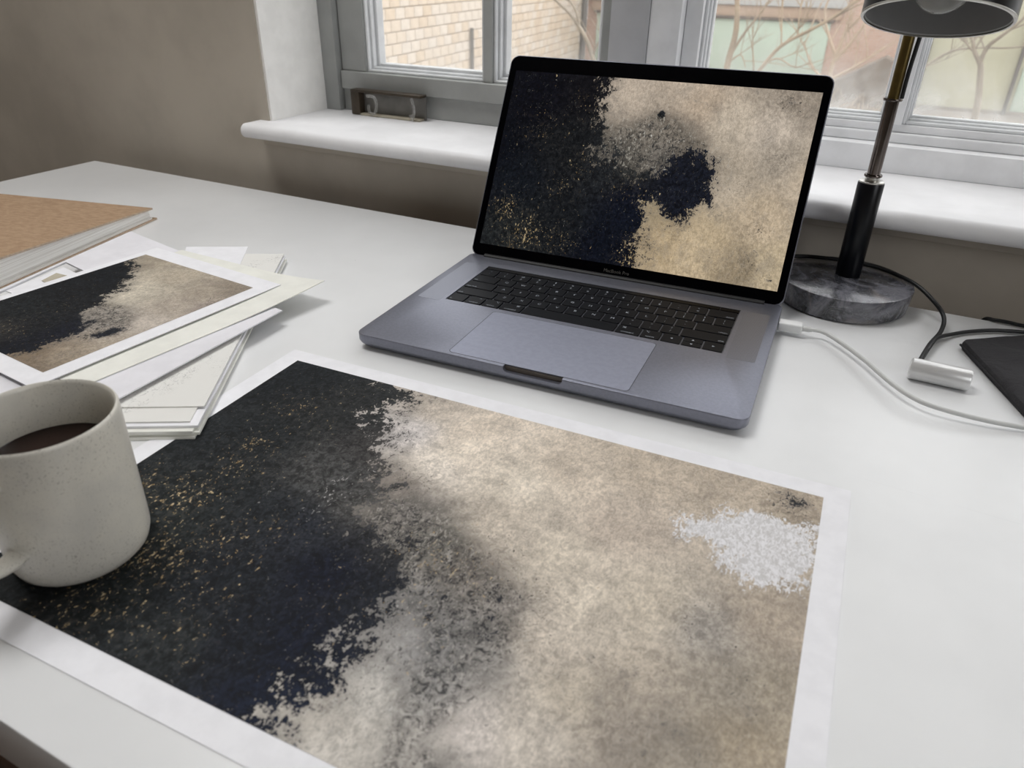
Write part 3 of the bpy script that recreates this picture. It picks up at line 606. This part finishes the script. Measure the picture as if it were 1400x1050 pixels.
bm = bmesh.new(); add_tube(bm, [(.018, .2365, .0135), (W_-.018, .2365, .0135)], .0046, 20); link('hinge', fin(bm, 'hinge'), M_hinge, lap, True)
# ---------------------------------------------------------------- charging cable
cab = empty('charging_cable', (-.0384, .6990, 0)); tag(cab, 'thin white charging cable plugged into the right side of the laptop', 'cable')
o_ = Vector((-.0384, .6990, 0))
WC = [(-.0384, .6990, .0085), (-.0285, .7002, .0085), (-.0127, .6978, .0085), (.0190, .6617, .009), (.0447, .6223, .010), (.0633, .6042, .009), (.0812, .5978, .008), (.1125, .5986, .006), (.1429, .6049, .004), (.1922, .6154, .0024), (.30, .63, .0021), (.45, .68, .0021), (.58, .77, .0021), (.64, .822, .0024), (.655, .8385, -.001), (.658, .842, -.03), (.66, .845, -.30), (.66, .845, -.72)]
tube('cord', [Vector(p)-o_ for p in WC], .0019, M_cablewhite, cab)
bm = bmesh.new(); add_box(bm, -.0190, .0035, -.0062, .0062, .0040, .0128, .0016, 3); pg = link('plug', fin(bm, 'plug'), M_plastic, cab, True, rot=(0, 0, .054))
bm = bmesh.new(); add_tube(bm, [(.0034, 0, .0084), (.010, 0, .0084), (.0125, .0003, .0084)], [.0028, .0026, .0020], 14); link('strain_relief', fin(bm, 'strain_relief'), M_cablewhite, pg, True)
# ---------------------------------------------------------------- desk lamp
BX, BY = -.0105, .8145
lamp = empty('desk_lamp', (BX, BY, 0)); tag(lamp, 'desk lamp with a black drum shade, slim metal stem and round dark marble base', 'lamp')
lathe('base', [(0, 0), (.0625, 0), (.0650, .002), (.0672, .0235), (.0668, .0252), (.0652, .026), (0, .026)], M_marble, lamp, n=96)
PX, PY = -.0095-BX, .8255-BY
lathe('grip', [(0, .026), (.0122, .026), (.0126, .0268), (.0126, .1235), (.0121, .1245), (0, .1245)], M_blackenamel, lamp, (PX, PY, 0), n=48)
lathe('grip_cap', [(.0119, .1244), (.0119, .1258), (.0112, .1262), (.0068, .1262), (.0068, .1300), (0, .1300)], M_steel, lamp, (PX, PY, 0), n=40)
def collar(z): lathe('collar', [(0, z-.0012), (.0082, z-.0012), (.0086, z-.0006), (.0086, z+.0006), (.0082, z+.0012), (0, z+.0012)], M_chrome, lamp, (PX, PY, 0), n=40)
collar(.1312)
lathe('lower_stem', [(0, .1324), (.0062, .1324), (.0062, .2016), (0, .2016)], M_chrome, lamp, (PX, PY, 0), n=32)
collar(.2030)
lathe('upper_stem', [(0, .2042), (.0052, .2042), (.0052, .338), (.0045, .340), (0, .340)], M_brass, lamp, (PX, PY, 0), n=32)
tube('stem_cord', [(PX+.0072, PY-.001, .2045), (PX+.0074, PY-.001, .23), (PX+.0090, PY, .262), (PX+.0100, PY, .30), (PX+.006, PY-.004, .335), (PX+.002, PY-.014, .347)], .0019, M_blackcord, lamp)
# shade: drum open towards the front and below
TILT = math.radians(17.3); sc = Vector((.0073-BX, .740-BY, .2757)); R_ = .0562; SH = .050
shade = lathe('lamp_shade', [(R_-.0022, .0005), (R_-.0010, 0), (R_, .0008), (R_, SH-.003), (R_-.003, SH), (.012, SH), (.012, SH-.002), (R_-.0045, SH-.002), (R_-.0022, SH-.004)], M_blackenamel, lamp, tuple(sc), (-TILT, 0, 0), n=96, closed=True)
lathe('shade_lining', [(R_-.0024, .0012), (R_-.0026, .002), (R_-.0028, SH-.006), (R_-.006, SH-.0035), (.0125, SH-.0035), (.0125, SH-.0045), (R_-.0065, SH-.0047), (R_-.0036, SH-.008), (R_-.0034, .002)], M_shadein, shade, n=96, closed=True)
lathe('shade_rim', [(R_-.0024, -.0002), (R_-.0004, -.0002), (R_+.0002, .0008), (R_+.0001, .0012), (R_-.0024, .0012)], M_steel, shade, n=96, closed=True)
lathe('bulb', [(0, .0045)]+[(.0225*math.sin(a), .027-.0225*math.cos(a)) for a in [PI*k/18 for k in range(1, 15)]]+[(.0105, .0475), (.0105, .050), (0, .050)], mat('clear_bulb_glass', (205, 205, 200), .08, spec=.6, alpha=.45), lamp, tuple(sc), (-TILT, 0, 0), n=40)
top = sc+Matrix.Rotation(-TILT, 3, 'X')@Vector((0, 0, SH))
lathe('socket', [(0, -.004), (.0122, -.004), (.0122, .016), (.010, .019), (0, .019)], M_blackenamel, lamp, tuple(top), (-TILT, 0, 0), n=32)
tp = top+Matrix.Rotation(-TILT, 3, 'X')@Vector((0, 0, .012))
bm = bmesh.new(); add_tube(bm, smooth_path([tp, (PX-.008, PY-.03, tp.z+.004), (PX, PY, .337)], 6), .0046, 14); link('swivel_arm', fin(bm, 'arm'), M_brass, lamp, True)
# power cord with its in-line switch
off = Vector((BX, BY, 0)); sub = lambda L: [Vector(p)-off for p in L]
pc = tube('power_cord', sub([(-.098, .800, .0030), (-.094, .815, .010), (-.0805, .8310, .0275), (-.0640, .8480, .0295), (-.0290, .8590, .0290), (.0055, .8585, .0290), (.0287, .8485, .0288), (.0547, .8225, .0290), (.0737, .8030, .0220), (.0863, .7905, .0120), (.0859, .7662, .0060), (.0768, .7309, .0050), (.0690, .6860, .0085), (.0665, .6680, .0095)]), .0021, M_blackcord, lamp)
tube('return_cord', sub([(.0650, .6640, .0080), (.0705, .6950, .0045), (.0760, .7200, .0070), (.0823, .7438, .0068), (.0950, .7671, .0035), (.1145, .7873, .0030), (.1407, .8035, .0030), (.1812, .8130, .0030), (.26, .810, .0026), (.36, .812, .0024), (.41, .828, .0026), (.425, .8385, -.002), (.43, .843, -.03), (.43, .845, -.30), (.43, .845, -.72)]), .0019, M_blackcord, pc)
tube('plug_cord', sub([(.1200, .8420, -.0300), (.1270, .8385, -.0030), (.1360, .8300, .0026), (.1500, .8290, .0030), (.1650, .8270, .0030), (.24, .8270, .0026), (.275, .831, .0020), (.287, .840, -.004), (.29, .844, -.03), (.29, .846, -.30), (.29, .846, -.72)]), .0019, M_blackcord, pc)
swl = lathe('inline_switch', [(0, -.0232), (.0083, -.0232), (.0094, -.0220), (.0094, .0218), (.0084, .0232), (.0078, .0232), (.0074, .0226), (0, .0226)], M_silver, pc, tuple(Vector((.0832, .6582, .0095))-off), (0, PI/2, -.02), n=48)
# ---------------------------------------------------------------- black fabric pouch
def pouch():
    P = [Vector((.1020, .7470)), Vector((.168, .797)), Vector((.31, .770)), (Vector((.33, .645))), Vector((.1470, .6245))]
    cen = sum(P, Vector((0, 0)))/5; bm = bmesh.new(); ringsP = []
    # outline with rounded corners
    out = []
    for i in range(5):
        a, b, c = P[i-1], P[i], P[(i+1) % 5]; r = .006
        s0 = b+(a-b).normalized()*r; e0 = b+(c-b).normalized()*r
        for k in range(5): t = k/4; out.append(s0*(1-t)**2+b*2*t*(1-t)+e0*t*t)
        for k in range(1, 8): out.append(e0.lerp(c+(b-c).normalized()*r, k/8))
    n = len(out); random.seed(4)
    lv = [(1.0-.012, .0006), (1.0, .0030), (1.0, .0060), (1-.012, .0088), (.94, .0104), (.8, .0118), (.6, .0126), (.3, .0130)]
    for s_, z in lv:
        ringsP.append([bm.verts.new((cen.x+(p.x-cen.x)*s_, cen.y+(p.y-cen.y)*s_, z+(.0007*math.sin(p.x*90+s_*9)+.0006*math.sin(p.y*120+s_*4) if s_ < .95 else 0))) for p in out])
    for a, b in zip(ringsP, ringsP[1:]):
        for k in range(n): bm.faces.new((a[k], a[(k+1) % n], b[(k+1) % n], b[k]))
    bm.faces.new(ringsP[0][::-1]); v = bm.verts.new((cen.x, cen.y, .0132))
    for k in range(n): bm.faces.new((ringsP[-1][k], ringsP[-1][(k+1) % n], v))
    o = link('fabric_pouch', fin(bm, 'pouch'), M_fabric, smooth=True); o.data.polygons.foreach_set('use_smooth', [True]*len(o.data.polygons))
    return o
pou = tag(pouch(), 'flat black fabric pouch lying at the right end of the desk', 'pouch')
bm = bmesh.new(); add_tube(bm, smooth_path([(.1024, .7440, .0046), (.1080, .7300, .0046), (.128, .676, .0046), (.1465, .6290, .0046)], 4), .0011, 8); link('piping', fin(bm, 'piping'), M_fabric, pou, True)
# ---------------------------------------------------------------- mug and tea
MX, MY = -.375, .183
mug = empty('mug', (MX, MY, .00078), 0); tag(mug, 'speckled grey stoneware mug standing on the corner of the large print', 'mug')
prof = [(0, .0012), (.0300, .0012), (.0318, 0), (.0335, .0004), (.0362, .0032), (.0378, .0080), (.0382, .014), (.0388, .05), (.0395, .088), (.0395, .0915), (.0390, .0930), (.0382, .0937), (.0374, .0930), (.0368, .0912), (.0362, .085), (.0352, .03), (.0345, .012), (.0300, .0058), (0, .0052)]
lathe('body', prof, M_mug, mug, n=128)
hd = Vector((.2, -.98, 0)).normalized(); HP = []
for r_, z in ((.0365, .0270), (.0450, .0262), (.0560, .0300), (.0640, .0410), (.0655, .0540), (.0600, .0660), (.0500, .0730), (.0375, .0740)):
    HP.append(hd*r_+Vector((0, 0, z)))
bm = bmesh.new(); path = smooth_path(HP, 6); side = hd.cross(Vector((0, 0, 1))); rr = []
for i, p in enumerate(path):
    t = (path[min(i+1, len(path)-1)]-path[max(i-1, 0)]).normalized(); nn = side.cross(t)
    w_, h_ = .0068, .0036
    if i in (0, len(path)-1): w_, h_ = .0095, .0058
    elif i in (1, len(path)-2): w_, h_ = .0082, .0046
    rr.append([bm.verts.new(p+side*w_*math.cos(a)+nn*h_*math.sin(a)) for a in [2*PI*k/16 for k in range(16)]])
for a, b in zip(rr, rr[1:]):
    for k in range(16): bm.faces.new((a[k], a[(k+1) % 16], b[(k+1) % 16], b[k]))
bm.faces.new(rr[0][::-1]); bm.faces.new(rr[-1]); link('handle', fin(bm, 'handle'), M_mug, mug, True)
tea = lathe('tea', [(0, .0063), (.0285, .0064), (.0338, .0127), (.0344, .03), (.03517, .0640), (.03535, .0652), (.0345, .0646), (0, .0645)], M_tea, None, (MX, MY, .00078), n=96)
tag(tea, 'dark tea filling the grey stoneware mug two thirds full', 'drink')
# ---------------------------------------------------------------- papers under and around the small print
sheets = []
def top_obj(name, o, label, cat, group=None): return tag(o, label, cat, group)
# drawing pad hidden beneath the mount boards (carries their left halves)
pad = box('drawing_pad', M_paper_cool, -.715, -.56, .262, .455, .0001, .0118, bev=.0004); tag(pad, 'white drawing pad beneath the boards and small print', 'drawing pad')
pad.location = (0, 0, 0)
# long bundle of sketch cards
ax = Vector((.531, -.847)); bx = Vector((.868, .497))      # towards the viewer, to the right
far_r = Vector((-.6043, .6110))
cards = [(.0000, .372, .0000, .0001, .0024, 'lowest of the long sketch cards, its end showing below the others', M_paper_warm),
         (.0020, .369, .0030, .0025, .0022, 'second long sketch card from the bottom of the bundle', M_paper_warm),
         (.0000, .371, -.0010, .0048, .0022, 'third long sketch card from the bottom of the bundle', M_paper_warm),
         (.0035, .3665, .0020, .0071, .0020, 'fourth long sketch card, just below the drawn ones', M_paper),
         (.0010, .3625, -.0045, .0092, .0012, 'long sketch card with a faint pencil line near its front end', M_sketch),
         (.0030, .343, .0010, .0105, .0010, 'topmost long sketch card with pencil scribbles by its edge', M_sketch)]
for a0, a1, sh, z, th, lb, mm in cards:
    A_ = far_r+bx*sh+ax*a0; B_ = far_r+bx*sh+ax*a1; Wd = .086
    mid = far_r+ax*.17
    o = sheet('sketch_card', mm, [(A_-bx*Wd), A_, B_, (B_-bx*.082)], z, th)
    tag(o, lb, 'card', 'long sketch cards under the prints')
loose = sheet('loose_sheet', M_paper, [(-.7167, .5700), (-.6541, .6060), (-.6131, .5492), (-.66, .512)], .0116, .0004)
tag(loose, 'plain white sheet on the far end of the sketch cards', 'paper')
# mount board with a window cut in it
def mount():
    # outer: corner at far (-.765,.572); opening corner at (-.7836,.4661)
    bm = bmesh.new(); z0, z1 = .0126, .0146
    e1 = Vector((.990, -.139)); e2 = Vector((-.205, -.979)).normalized() if False else Vector((.139, -.99)).normalized()
    e2 = Vector((.0, -1.0)); e1 = Vector((.982, -.19))
    e2 = Vector((.225, -.974)); O = Vector((-.8138, .572)); P = lambda a, b: O+e1*a+e2*b
    out_ = [P(0, 0), P(.25, 0), P(.25, .26), P(0, .26)]
    hole = [Vector((-.7850, .4650)), Vector((-.7425, .4570)), Vector((-.7150, .370)), Vector((-.7630, .375))]
    lo = []; hi = []
    for z, L in ((z0, lo), (z1, hi)):
        L.append([bm.verts.new((p.x, p.y, z)) for p in out_]); L.append([bm.verts.new((p.x, p.y, z)) for p in hole])
    for L in (lo, hi):
        for k in range(4): bm.faces.new((L[0][k], L[0][(k+1) % 4], L[1][(k+1) % 4], L[1][k]))
    for s_ in (0, 1):
        for k in range(4): bm.faces.new((lo[s_][k], lo[s_][(k+1) % 4], hi[s_][(k+1) % 4], hi[s_][k]))
    return link('mount_board', fin(bm, 'mount'), M_paper_cool)
tag(mount(), 'white mount board with a small cut window beside the brown sketchbook', 'board')
chip = sheet('paper_chip', M_chip, [(-.7652, .4400), (-.7492, .4408), (-.7458, .4168), (-.7584, .4189)], .0134, .0004)
tag(chip, 'tiny beige paper chip in the cut window of the mount board', 'card')
inner = sheet('inner_card', M_paper, [(-.7765, .4557), (-.7505, .4515), (-.7250, .385), (-.7650, .385)], .0122, .0008)
tag(inner, 'white inner card seen through the cut window of the mount board', 'card')
wb = sheet('white_board', M_paper_cool, [(-.66, .4980), (-.4856, .4784), (-.4785, .2300), (-.665, .250)], .0149, .0011, curl=lambda x, y: 0.0)
tag(wb, 'white board lying under the cream sheet, nearest the mug', 'board')
cs = sheet('cream_sheet', M_paper_warm, [(-.70, .5500), (-.4880, .5450), (-.5190, .2900), (-.70, .2950)], .0164, .0008, curl=lambda x, y: .0052*max(0, (x+.58)/.09)**2*max(0, (y-.42)/.12)**1.5, n=24)
tag(cs, 'cream sheet with a raised corner directly under the small print', 'paper')
# small print
SA = math.radians(-4.70)
sp = empty('art_print', (-.7160, .5147, .0190), SA); tag(sp, 'small abstract art print on the stack of boards left of the laptop', 'art print')
bm = bmesh.new(); add_box(bm, -.0105, .1900, -.2310, .0215, 0, .0007); link('paper', fin(bm, 'paper'), M_paper, sp)
painting('printed_image', 0, .1735, -.2130, 0, .00085, ART_small, paint_mat('printed_painting_small', 0, k=1.5), sp, 80, 96, .018)
# ---------------------------------------------------------------- kraft sketchbook
kb = empty('sketchbook', (-.8690, .6510, 0), math.radians(13.6)); tag(kb, 'thick sketchbook with a brown kraft cover at the far left of the desk', 'sketchbook')
KW, KD = .27, .33
def wedge(name, x0, x1, y0, y1, zf, m, parent, bev=0):
    """box whose lower and upper height come from zf(y)"""
    bm = bmesh.new(); V = []
    for y in (y0, y1):
        lo_, hi_ = zf(y); V.append([bm.verts.new((x0, y, lo_)), bm.verts.new((x1, y, lo_)), bm.verts.new((x1, y, hi_)), bm.verts.new((x0, y, hi_))])
    a, b = V; bm.faces.new(a); bm.faces.new(b[::-1])
    for k in range(4): bm.faces.new((a[k], a[(k+1) % 4], b[(k+1) % 4], b[k]))
    return link(name, fin(bm, name), m, parent)
th_ = lambda y: .0135+(-y)/.25*.0155
def cover(nm, zf, x1, y1, mt_):
    o = wedge(nm, -KW, x1, -KD, y1, zf, mt_, kb); me = o.data; me.materials.append(M_kraft_edge)
    for f in me.polygons:
        if abs(f.normal.z) < .7: f.material_index = 1
    return o
cover('front_cover', lambda y: (th_(y), th_(y)+.0022), 0, 0, M_kraft)
cover('back_cover', lambda y: (.0002, .0022), .003, .001, M_kraft)
wedge('pages', -KW+.004, -.0035, -KD+.004, -.004, lambda y: (.0023, th_(y)-.0012), M_pages, kb)
wedge('loose_pages', -KW+.01, .0012, -KD+.01, -.006, lambda y: (.0023, .0052-.0006), M_pages, kb).scale = (1, 1, 1)
# ---------------------------------------------------------------- fastener on the sill
fs = empty('window_fastener', (-.732, 1.008, .0922)); tag(fs, 'brown metal window fastener with two clear plastic clips on the sill', 'fastener')
box('back_plate', M_greyplate, -.0665, .0665, .010, .0145, 0, .034, bev=.0005, parent=fs)
box('top_channel', M_brownmetal, -.0668, .0668, -.004, .0146, .0345, .0385, bev=.0008, parent=fs)
box('end_block', M_brownmetal, -.0668, -.050, -.004, .0099, .0005, .0344, bev=.0008, parent=fs)
box('bottom_lip', M_chip, -.0498, .0640, -.004, .0099, 0, .0030, bev=.0005, parent=fs)
for cx in (-.0225, .0520):
    bm = bmesh.new(); pth = smooth_path([(cx-.010, -.0065, .031), (cx+.004, -.0068, .030), (cx+.008, -.0068, .018), (cx+.002, -.0066, .005), (cx-.007, -.0066, .008), (cx-.008, -.0066, .018)] if cx < 0 else [(cx, -.0065, .034), (cx+.003, -.0068, .026), (cx+.004, -.0068, .012), (cx, -.0066, .003), (cx-.003, -.0066, .010)], 6)
    add_tube(bm, pth, .0023, 10); link('clip', fin(bm, 'clip'), M_clear, fs, True)
# ---------------------------------------------------------------- outside: street, buildings, trees
GZ = -3.3
_lin0 = lin
def lin(c): return tuple(.54*v for v in _lin0(c)[:3])+(1,)      # the real albedo of the street, well below what the bright exposure shows
def masonry(name, c1, c2, mortar, bw, bh, scale=1, haze=.0):
    s = NT(name); o = s.obj(); b = s.n('TexBrick'); s.put(b.inputs['Vector'], s.mapv(o, rot=(PI/2, 0, 0)))
    b.inputs['Color1'].default_value = lin(c1); b.inputs['Color2'].default_value = lin(c2); b.inputs['Mortar'].default_value = lin(mortar)
    b.inputs['Scale'].default_value = 1; b.inputs['Brick Width'].default_value = bw; b.inputs['Row Height'].default_value = bh; b.inputs['Mortar Size'].default_value = .01
    c = s.mix(s.ramp(s.noise(o, .6, 5), .35, .65, 0, .3), b.outputs['Color'], lin(c2)); s.put(s.b.inputs['Base Color'], c); s.b.inputs['Roughness'].default_value = .9; return s.m
M_red = masonry('red_brick', (238, 200, 178), (226, 186, 164), (232, 210, 194), .22, .075)
M_peach = mat('peach_render', (226, 196, 170), .9, var=.04, scale=1)
M_green = mat('pale_green_door', (226, 243, 222), .7, var=.03, scale=.6)
M_yellow = mat('pale_yellow_render', (226, 222, 192), .9, var=.04, scale=.8)
M_white = mat('white_render', (235, 235, 232), .9, var=.02, scale=1)
M_asphalt = mat('pale_asphalt', (178, 168, 158), .9, var=.08, scale=.8)
M_pipe = mat('grey_drainpipe', (128, 122, 116), .6, var=.08)
M_lintel = mat('dark_lintel', (120, 104, 92), .8)
M_bark = mat('bare_bark', (196, 172, 140), .9, var=.12, scale=3)
M_bark2 = mat('grey_bark', (184, 170, 150), .9, var=.12, scale=3)
M_darkwood = mat('weathered_timber', (160, 146, 132), .9, var=.1, scale=4)
M_mortar = mat('pale_mortar', (232, 214, 194), .9, var=.04, scale=2)
BK = [mat('block_peach', (250, 232, 210), .9, var=.04, scale=3), mat('block_cream', (253, 239, 222), .9, var=.04, scale=3), mat('block_pale', (247, 226, 200), .9, var=.05, scale=3)]
box('ground', M_asphalt, -40, 30, 1.3, 60, GZ-.2, GZ, kind='structure')
# wall of this house below and beside the windows is the outer face of wall_back
# pale block building receding to the left
bx0 = Vector((-10.75, 27.0)); bd = Vector((.139, -.990))      # towards the viewer
ang = math.atan2(bd.y, bd.x)
bl = empty('block_building', (bx0.x, bx0.y, GZ), ang); tag(bl, 'pale cream concrete block building outside the left window', 'building')
box('wall', M_mortar, .5, 24, -3.5, -.031, 0, 6.5, parent=bl)
blk = {}
random.seed(7)
def block_me(w):
    if w not in blk:
        bm = bmesh.new(); add_box(bm, 0, w, -.03, .0, 0, .185, .008, 1); blk[w] = fin(bm, 'block')
    return blk[w]
bmeshes = []
for m_ in BK:
    me = block_me(.385).copy(); me.materials.append(m_); bmeshes.append(me)
for r in range(11):
    for k in range(15):
        s0 = 9.9+k*.4+(.2 if r % 2 else 0)
        link('block', bmeshes[random.choice((0, 0, 1, 1, 2))], None, bl, loc=(s0, 0, 1.1+r*.2))
far = [bmesh.new() for _ in BK]
for r in range(22):
    for k in range(24):
        s0 = .52+k*.4+(.2 if r % 2 else 0); z = .1+r*.2
        if s0+.385 > 9.85: continue
        add_box(random.choice(far), s0, s0+.385, -.03, 0, z, z+.185)
for r in range(22):
    for k in range(18):
        s0 = 16.1+k*.4+(.2 if r % 2 else 0); z = .1+r*.2
        add_box(random.choice(far), s0, s0+.385, -.03, 0, z, z+.185)
for f_, m_ in zip(far, BK):
    link('far_blocks', fin(f_, 'far_blocks'), m_, bl, kind='stuff')
bm = bmesh.new(); add_tube(bm, [(11.05, .06, GZ*0+.9), (11.05, .06, 2.35)], .045, 8); link('wall_post', fin(bm, 'post'), M_pipe, bl, True)
bm = bmesh.new(); add_tube(bm, [(.62, .10, 0), (.62, .10, 6.4)], .10, 8); link('drainpipe', fin(bm, 'pipe'), M_pipe, bl, True)
# brick building with the pale green door panel
rb = empty('brick_building', (-4.0, 27, GZ)); tag(rb, 'red brick building with wide pale green panels across the street', 'building')
box('wall', M_red, -6.7, 4.1, .02, 8, 0, 7, parent=rb)
box('green_panel', M_green, -6.3, -2.9, -.06, .05, .1, 2.22, bev=.02, parent=rb)
box('green_panel', M_green, -2.84, 1.42, -.06, .05, .1, 2.22, bev=.02, parent=rb)
box('lintel', M_lintel, -6.4, 1.5, -.14, .05, 2.221, 2.30, bev=.02, parent=rb)
box('peach_band', M_peach, -6.5, 1.7, -.10, .05, 2.301, 2.62, bev=.02, parent=rb)
box('white_band', M_white, -6.6, 1.8, -.18, .05, 2.621, 3.4, bev=.03, parent=rb)
yb = empty('yellow_building', (3.6, 27, GZ)); tag(yb, 'pale yellow rendered building seen through the right window pane', 'building')
box('wall', M_yellow, -3.45, 9, .0, 8, 0, 7, parent=yb)
box('plinth', mat('grey_plinth', (178, 168, 154), .9), -3.45, 9, -.06, -.001, 0, .10, parent=yb)
for x in (-3.30, -.90, 2.6):
    bm = bmesh.new(); add_tube(bm, [(x, -.14, 0), (x, -.14, 6.8)], .055, 8); link('drainpipe', fin(bm, 'pipe'), M_pipe, yb, True)
box('side_door', M_green, -.75, .6, -.05, -.001, .1, 1.3, bev=.02, parent=yb)
# timber stair side
bm = bmesh.new()
st_ = [(-2.5, 0), (-.25, 0), (-.25, 1.42), (-.45, 1.50), (-2.5, .30)]
A = [bm.verts.new((x, 0, z)) for x, z in st_]; B = [bm.verts.new((x, 1.0, z)) for x, z in st_]
for k in range(5): bm.faces.new((A[k], A[(k+1) % 5], B[(k+1) % 5], B[k]))
bm.faces.new(A); bm.faces.new(B[::-1]); o = link('lean_to_shed', fin(bm, 'shed'), M_darkwood, loc=(-.30, 25.0, GZ)); tag(o, 'grey timber lean-to with a sloping top before the brick building', 'shed')
# bare trees
def twigs(bm, p, d, r, L, depth, rnd, spread=.5, seg=4):
    pts = [p]; q_ = Vector(p); dd = Vector(d)
    for k in range(seg):
        dd = (dd+Vector((rnd.uniform(-1, 1), rnd.uniform(-.6, .6), rnd.uniform(-.5, .8)))*.12).normalized(); q_ = q_+dd*L/seg; pts.append(q_.copy())
    add_tube(bm, pts, [r*(1-.5*k/seg) for k in range(seg+1)], 6, cap=False)
    if depth <= 0: return
    for k in range(rnd.choice((2, 3, 3))):
        a = rnd.uniform(.3, 1); i = int(a*seg); base_ = pts[min(i, seg)]
        nd = (dd+Vector((rnd.uniform(-1, 1)*spread*1.6, rnd.uniform(-.6, .6)*spread, rnd.uniform(-.2, 1)*spread))).normalized()
        twigs(bm, base_, nd, r*.55, L*rnd.uniform(.55, .8), depth-1, rnd, spread, seg)
def tree(label, trunk, tr, limbs, m, seed, depth=3, name='bare_tree'):
    rnd = random.Random(seed); base_ = Vector(trunk[0]); root = empty(name, tuple(base_)); tag(root, label, 'tree', 'bare trees along the street')
    bm = bmesh.new(); P = smooth_path([Vector(p)-base_ for p in trunk], 4); add_tube(bm, P, [tr*(1-.45*k/(len(P)-1)) for k in range(len(P))], 10)
    link('trunk', fin(bm, 'trunk'), m, root, True)
    for L, r in limbs:
        bm = bmesh.new(); P = smooth_path([Vector(p)-base_ for p in L], 4); add_tube(bm, P, [r*(1-.6*k/(len(P)-1)) for k in range(len(P))], 8, cap=False)
        for k in range(2, len(P)):
            if rnd.random() < .42:
                d = (P[k]-P[k-1]).normalized(); sd = rnd.choice((-1, 1))
                nd = (d*.7+Vector((sd*.7, rnd.uniform(-.4, .4), rnd.uniform(.1, .8)))).normalized()
                twigs(bm, P[k], nd, r*.4, rnd.uniform(.35, .7)*(1 if r < .03 else 1.4), depth-2, rnd)
        link('limb', fin(bm, 'limb'), m, root, True)
tree('bare tree with a forked trunk seen through the right window pane', [(.93, 12, GZ), (.91, 12, -2.0), (.90, 12, -1.3), (.805, 12, -.80), (.767, 12, -.687)], .055,
     [([(.767, 12, -.70), (.66, 12, -.55), (.60, 12, -.42), (.42, 12.1, -.22), (.25, 12.2, .15)], .030), ([(.767, 12, -.70), (.80, 12, -.50), (.92, 11.9, -.35), (1.10, 11.8, -.10), (1.2, 11.8, .3)], .030),
      ([(-.02, 12, -.90), (.12, 12, -.80), (.40, 12, -.58), (.70, 12, -.52), (1.05, 12, -.50), (1.6, 12, -.40)], .018), ([(.62, 12, -.45), (.66, 12, -.2), (.72, 12, .3)], .018)], M_bark2, 3)
tree('bare tree close to the green panels, its trunk left of the pane', [(-2.35, 12, GZ), (-2.45, 12, -1.6), (-2.47, 12, -.95), (-2.42, 12, -.45), (-2.5, 12, .1)], .06,
     [([(-2.45, 12, -.8), (-2.30, 12, -.5), (-2.10, 12, -.2), (-1.9, 12, .2)], .022), ([(-2.2, 12, -1.25), (-2.0, 12, -.98), (-1.75, 12, -.63), (-1.35, 12, -.38), (-1.05, 12, -.17), (-.7, 12, .15)], .032),
      ([(-2.46, 12, -.9), (-2.3, 12, -.78), (-2.2, 12, -.95)], .014), ([(-1.9, 12, -.85), (-1.75, 12, -.8), (-1.5, 12, -.9), (-1.3, 12, -.8)], .014)], M_bark, 11, 4)
tree('slender bare tree by the end of the block building', [(-4.35, 12, GZ), (-4.45, 12, -1.6), (-4.62, 12, -.95), (-4.80, 12, -.62), (-4.95, 12, -.45)], .05,
     [([(-4.80, 12, -.62), (-5.05, 12, -.35), (-5.4, 12, -.1), (-5.9, 12, .3)], .026), ([(-4.85, 12, -.6), (-4.95, 12, -.3), (-5.15, 12, -.05), (-5.3, 12, .4)], .024),
      ([(-4.62, 12, -.95), (-4.5, 12, -.7), (-4.2, 12, -.62), (-4.0, 12, -.75)], .02)], M_bark2, 5)
tree('pale spreading bare tree in front of the brick building', [(-1.6, 20, GZ), (-1.62, 20, -2.4), (-1.7, 20, -1.7), (-1.62, 20, -1.2)], .07,
     [([(-1.65, 20, -1.5), (-1.4, 20, -1.1), (-1.2, 20, -.7), (-1.0, 20, -.2)], .04), ([(-1.66, 20, -1.4), (-1.9, 20, -1.0), (-2.1, 20, -.5), (-2.0, 20, 0)], .04), ([(-1.62, 20, -1.2), (-1.55, 20, -.7), (-1.5, 20, 0)], .04),
      ([(-1.65, 20, -1.9), (-1.2, 20, -1.6), (-.8, 20, -1.3)], .035), ([(-1.65, 20, -2.0), (-2.1, 20, -1.7), (-2.4, 20, -1.2)], .035)], mat('pale_bark', (222, 198, 170), .9), 9, 3)
bm = bmesh.new(); rnd = random.Random(2)
for k in range(90):
    x = rnd.uniform(-1.3, 1.3); twigs(bm, (x, rnd.uniform(-.3, .3), 0), Vector((rnd.uniform(-.5, .5), 0, 1)).normalized(), .014, rnd.uniform(.4, .8), 1, rnd, .6, 3)
o = link('bare_shrub', fin(bm, 'shrub'), mat('pale_twigs', (226, 206, 182), .9), loc=(-1.2, 21.5, GZ)); tag(o, 'low tangle of bare shrub stems below the timber lean-to', 'shrub')
bpy.context.view_layer.update()
